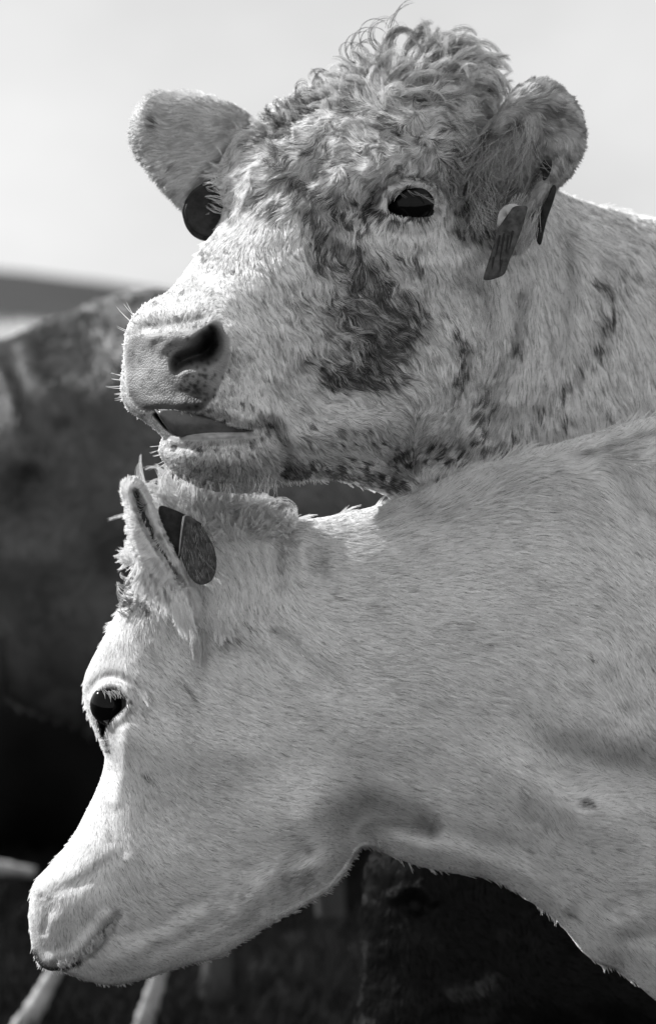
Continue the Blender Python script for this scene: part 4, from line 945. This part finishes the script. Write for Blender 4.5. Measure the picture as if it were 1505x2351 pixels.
    lf = lambda x, y: 0.08 + 0.26 * blob(x, y, 310, 1380, 80, 60) + 0.18 * sm(1230, 1170, y) * sm(1500, 1000, x) + 0.12 * blob(x, y, 200, 2180, 90, 40, -20)
    put(head.fur('fur', 440000, dens, ang, leng, base, root, M_hair, dirtf=dirt, edge=0.2, dk=0.08, K=5, lift=lf, clump=5.5, cstr=0.8, vamp=0.42, wave=wv, wsc=50, rad=0.00026))
    put(head.fur('fur', 20000, lambda x, y: 1 + 0 * x, ang, leng, lambda x, y: base + 0 * x, root, M_hair, K=4, lift=0.25, clump=18, rad=0.0006, back=True))
    ae = dirfield([(290, 1120, -120), (320, 1110, -60), (290, 1180, 190), (300, 1260, 170), (340, 1310, 140), (400, 1370, 110), (450, 1400, 90), (360, 1190, 60), (410, 1290, 60)])
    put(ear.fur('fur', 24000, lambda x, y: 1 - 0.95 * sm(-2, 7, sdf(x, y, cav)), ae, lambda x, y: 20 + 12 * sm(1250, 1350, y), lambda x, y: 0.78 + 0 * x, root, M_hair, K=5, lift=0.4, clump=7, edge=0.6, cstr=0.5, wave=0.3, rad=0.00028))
    P = []; T = []; Rd = []
    def add(x, y, z, a, L, k0, k1, n, sp, tn, rad=0.00028, l0=8):
        for q in lock(spiral(x, y, z, a, L, k0, k1, l0, rng.uniform(-5, 5), 12), n, sp): P.append(q); T.append(tn * rng.uniform(.8, 1.1)); Rd.append(rad)
    for i in range(90):   # long white hair from the ear's lower edge
        t = rng.random(); x = 315 + 110 * t; y = 1290 + 95 * t + rng.uniform(-20, 8)
        add(x, y, 345 + rng.uniform(-10, 10), rng.uniform(60, 115), rng.uniform(40, 80), rng.uniform(-.3, .5), rng.uniform(-.5, .5), 16, 3.5, 0.8)
    for i in range(26):
        add(412 + rng.uniform(-16, 18), 1378 + rng.uniform(-12, 15), 385, rng.uniform(72, 86), rng.uniform(60, 85), -.2, .2, 18, 3.0, 0.82)
    for i in range(26):   # bright tuft behind the ear
        add(505 + rng.uniform(-16, 24), 1412 + rng.uniform(-8, 24), zf(510, 1430) + 34, rng.uniform(55, 95), rng.uniform(30, 52), -.2, .3, 16, 3.5, 0.82)
    for i in range(20): add(455 + rng.uniform(-14, 14), 1440 + rng.uniform(0, 30), zf(470, 1450) + 6, rng.uniform(70, 95), rng.uniform(50, 90), 0, 0, 8, 3, 0.6)
    # woolly poll between the ears
    for i in range(260):
        t = rng.random(); x = 345 + 290 * t; y = np.interp(x, [345, 400, 500, 640], [1215, 1175, 1172, 1195]) + rng.uniform(-24, 24)
        hgt = np.interp(x, [345, 380, 480, 560, 640], [90, 140, 105, 66, 22]) * rng.uniform(.35, 1.2)
        add(x, y, 60 + rng.uniform(-60, 90), rng.uniform(-150, -50) if x < 520 else rng.uniform(-100, -20), hgt, rng.uniform(-.8, .8), rng.uniform(-3, 3), 16, 4.5, rng.choice([0.8, 0.7, 0.55]))
    for i in range(150):
        x = rng.uniform(380, 680); dy = rng.uniform(-14, 80) * rng.random(); y = np.interp(x, [380, 500, 680], [1200, 1190, 1205]) + dy
        add(x, y, zf(x, y + 12), rng.uniform(-150, 10), rng.uniform(26, 62) * (1 - max(dy, 0) / 110) * np.interp(x, [380, 600, 660], [1.2, 1, .6]), rng.uniform(-1, 1.4), rng.uniform(-3, 4), 12, 4, rng.choice([0.8, 0.7, 0.55]), l0=6)
    for i in range(30):
        add(560 + rng.uniform(-30, 50), 1185 + rng.uniform(-10, 10), 90, rng.uniform(-70, -30), rng.uniform(60, 110), 1.0, 2.2, 12, 4, 0.6)
    for i in range(90):   # curly forehead
        add(300 + rng.uniform(-10, 60), 1370 + rng.uniform(-40, 50), zf(330, 1370) - 14, rng.uniform(80, 200), rng.uniform(24, 46), rng.uniform(1, 3), rng.uniform(2, 6), 8, 2.5, rng.choice([0.75, 0.7, 0.3]), l0=14)
    for i in range(26): add(298 + rng.uniform(-8, 14), 1280 + rng.uniform(-14, 16), 120 + rng.uniform(-20, 60), rng.uniform(120, 260), rng.uniform(20, 34), 0, 2, 10, 3, 0.8)
    for i in range(60):   # lip fringe
        t = rng.random(); x = 130 + 130 * t; y = 2210 - 90 * t ** 1.3
        add(x, y, zf(x, y - 16) - 2, rng.uniform(50, 80), rng.uniform(14, 24), 0, .5, 4, 3, 0.55, l0=4)
    put(strands('long_hair', P, Rd, np.clip(T, .03, .82), root, M_hair))
    P = []; T = []
    for i in range(30): P.append(spiral(rng.uniform(232, 275), 1588 - rng.uniform(0, 6), ze + 4, rng.uniform(20, 80), rng.uniform(14, 26), .5, 1, 8, 0, 8)); T.append(0.6)
    put(strands('eyelashes', P, np.full(len(P), .00028), T, root, M_hair))
low_cow()
t = tag_thing((-0.17, -0.1, 1.15), 'dark ear tag standing upright in the ear of the lower cow')
dz3 = lambda x, y: 296 + 0.12 * (y - 1200)
under(plate('panel', [(366, 1162), (400, 1170), (430, 1184), (456, 1198), (462, 1206), (440, 1220), (418, 1270), (408, 1290), (395, 1262), (378, 1225), (368, 1200)], dz3, 9, t, M_tagdark, bevel=3), t)
t = tag_thing((-0.16, -0.12, 1.12), 'broad rounded dark ear tag beside the ear of the lower cow, against its neck')
under(plate('panel', [(422, 1185), (438, 1186), (462, 1206), (480, 1234), (494, 1266), (497, 1300), (489, 1328), (472, 1341), (452, 1340), (432, 1318), (416, 1280), (410, 1250), (416, 1214)], lambda x, y: 326 + 0.14 * (y - 1260) + 8 * np.sin((x - 410) / 28), 9, t, M_taglow, bevel=3), t)
hs = []
for i in range(260):
    a = rng.uniform(0, 6.28); q = rng.random() ** .5; x0 = 456 + 40 * q * math.cos(a); y0 = 1262 + 62 * q * math.sin(a)
    hs.append(spiral(x0, y0, 326 + 0.14 * (y0 - 1260) + 8 * math.sin((x0 - 410) / 28) + 5, rng.uniform(50, 100), rng.uniform(14, 30), rng.uniform(-.6, .6), 0, 2, 0, 10))
under(strands('stuck_hair', hs, np.full(len(hs), 0.0002), rng.choice([0.03, 0.12, 0.25], len(hs)), t, M_hair_dark), t)
rg = spiral(422, 1186, 330, 100, 92, -0.1, 0.0, 8, 0, 10)
under(strands('rib', [rg], [0.0011], [0.3], t, M_hair_dark), t)

# ================================================================== grass, branch
def grass(name, n, xr, yr, hgt, tone, rad, zf=None):
    x = rng.uniform(*xr, n); y = rng.uniform(*yr, n); K = 4
    z = zf(x, y) if zf else 0 * x
    a = rng.uniform(0, 6.28, n); L = hgt * rng.uniform(.4, 1.2, n); P = np.zeros((n, K, 3))
    for k in range(K):
        t = k / (K - 1); P[:, k] = np.stack([x + np.cos(a) * L * .5 * t * t, y + np.sin(a) * L * .5 * t * t, z + L * t], -1)
    o = hair_obj(name, P, rad * (1 - np.linspace(0, 1, K) * .8)[None], tone * rng.uniform(.5, 1.4, n), None, M_hair_dark); o['kind'] = 'stuff'; return o
grass('grass', 26000, (-1.6, 1.2), (1.7, 4.2), 0.07, 0.015, 0.002)
# strip of tall pale grass on the near rise
def bank_z(x, y): return 1.12 * sm(14, 30, y) + 0.10 * np.sin(x * .35) * sm(14, 30, y)
grid_plane('slope', -40, 30, 13, 80, 80, 60, lambda x, y: bank_z(x, y) - 0.03, M_field)
def tall():
    n = 26000; x = rng.uniform(-16, 4, n); y = rng.uniform(24, 34, n); z = bank_z(x, y)
    K = 4; P = np.zeros((n, K, 3)); clump_ = 0.5 + 0.5 * fbm(x * 60, y * 60, 100, 3, 2)
    L = 0.26 * rng.uniform(.5, 1.3, n) * (0.3 + clump_ * 1.2); a = rng.normal(0, .35, n)
    for k in range(K):
        t = k / (K - 1); P[:, k] = np.stack([x + a * L * t * t, y, z + L * t], -1)
    o = hair_obj('tall_grass', P, 0.012 * (1 - np.linspace(0, 1, K) * .8)[None], (0.3 + 0.55 * clump_) * rng.uniform(.5, 1.3, n), None, M_hair); o['kind'] = 'stuff'
tall()
def tube(name, pts, rad, mat, parent=None):
    P = catmull(np.asarray(pts, float)[:, :3], 6, False); r = np.interp(np.linspace(0, 1, len(P)), np.linspace(0, 1, len(rad)), rad); seg = 10; V = []; F = []
    for i in range(len(P)):
        tv = P[min(i + 1, len(P) - 1)] - P[max(i - 1, 0)]; tv /= np.linalg.norm(tv); u = np.cross(tv, (0.1, 0.2, 1.0)); u /= np.linalg.norm(u); v = np.cross(tv, u)
        for j in range(seg):
            a = 2 * math.pi * j / seg; V.append(P[i] + (u * math.cos(a) + v * math.sin(a)) * r[i] * (1 + .15 * math.sin(i * 2.1 + j * 2)))
    for i in range(len(P) - 1):
        for j in range(seg): F.append((i * seg + j, i * seg + (j + 1) % seg, (i + 1) * seg + (j + 1) % seg, (i + 1) * seg + j))
    return link(name, mesh_np(name, V, F), parent, mat)
M_wood = plain('pale_dry_wood', 0.3, 0.8, 0.2, noise=0.3, scale=30, bump=0.002)
b = tube('branch', [(-1.6, 2.98, .07), (-1.2, 2.93, .09), (-0.86, 2.95, .075), (-0.70, 2.95, .06)], [.02, .026, .024, .012], M_wood)
tag(b, 'pale dry branch lying on the dark ground at far left', 'branch')
for q, lab in (([(-0.515, 1.80, 0.145), (-0.54, 1.79, 0.105), (-0.565, 1.78, 0.06), (-0.61, 1.77, 0.0)], 'short pale stake leaning from the grass below the muzzle of the lower cow'),
               ([(-0.315, 1.75, 0.17), (-0.33, 1.75, 0.11), (-0.355, 1.75, 0.03), (-0.37, 1.75, -0.03)], 'pale stake leaning beside a dark leg below the chin of the lower cow')):
    tag(tube('stake', q, [.014, .016, .02, .02], M_wood), lab, 'stake', 'pale stakes in the grass')
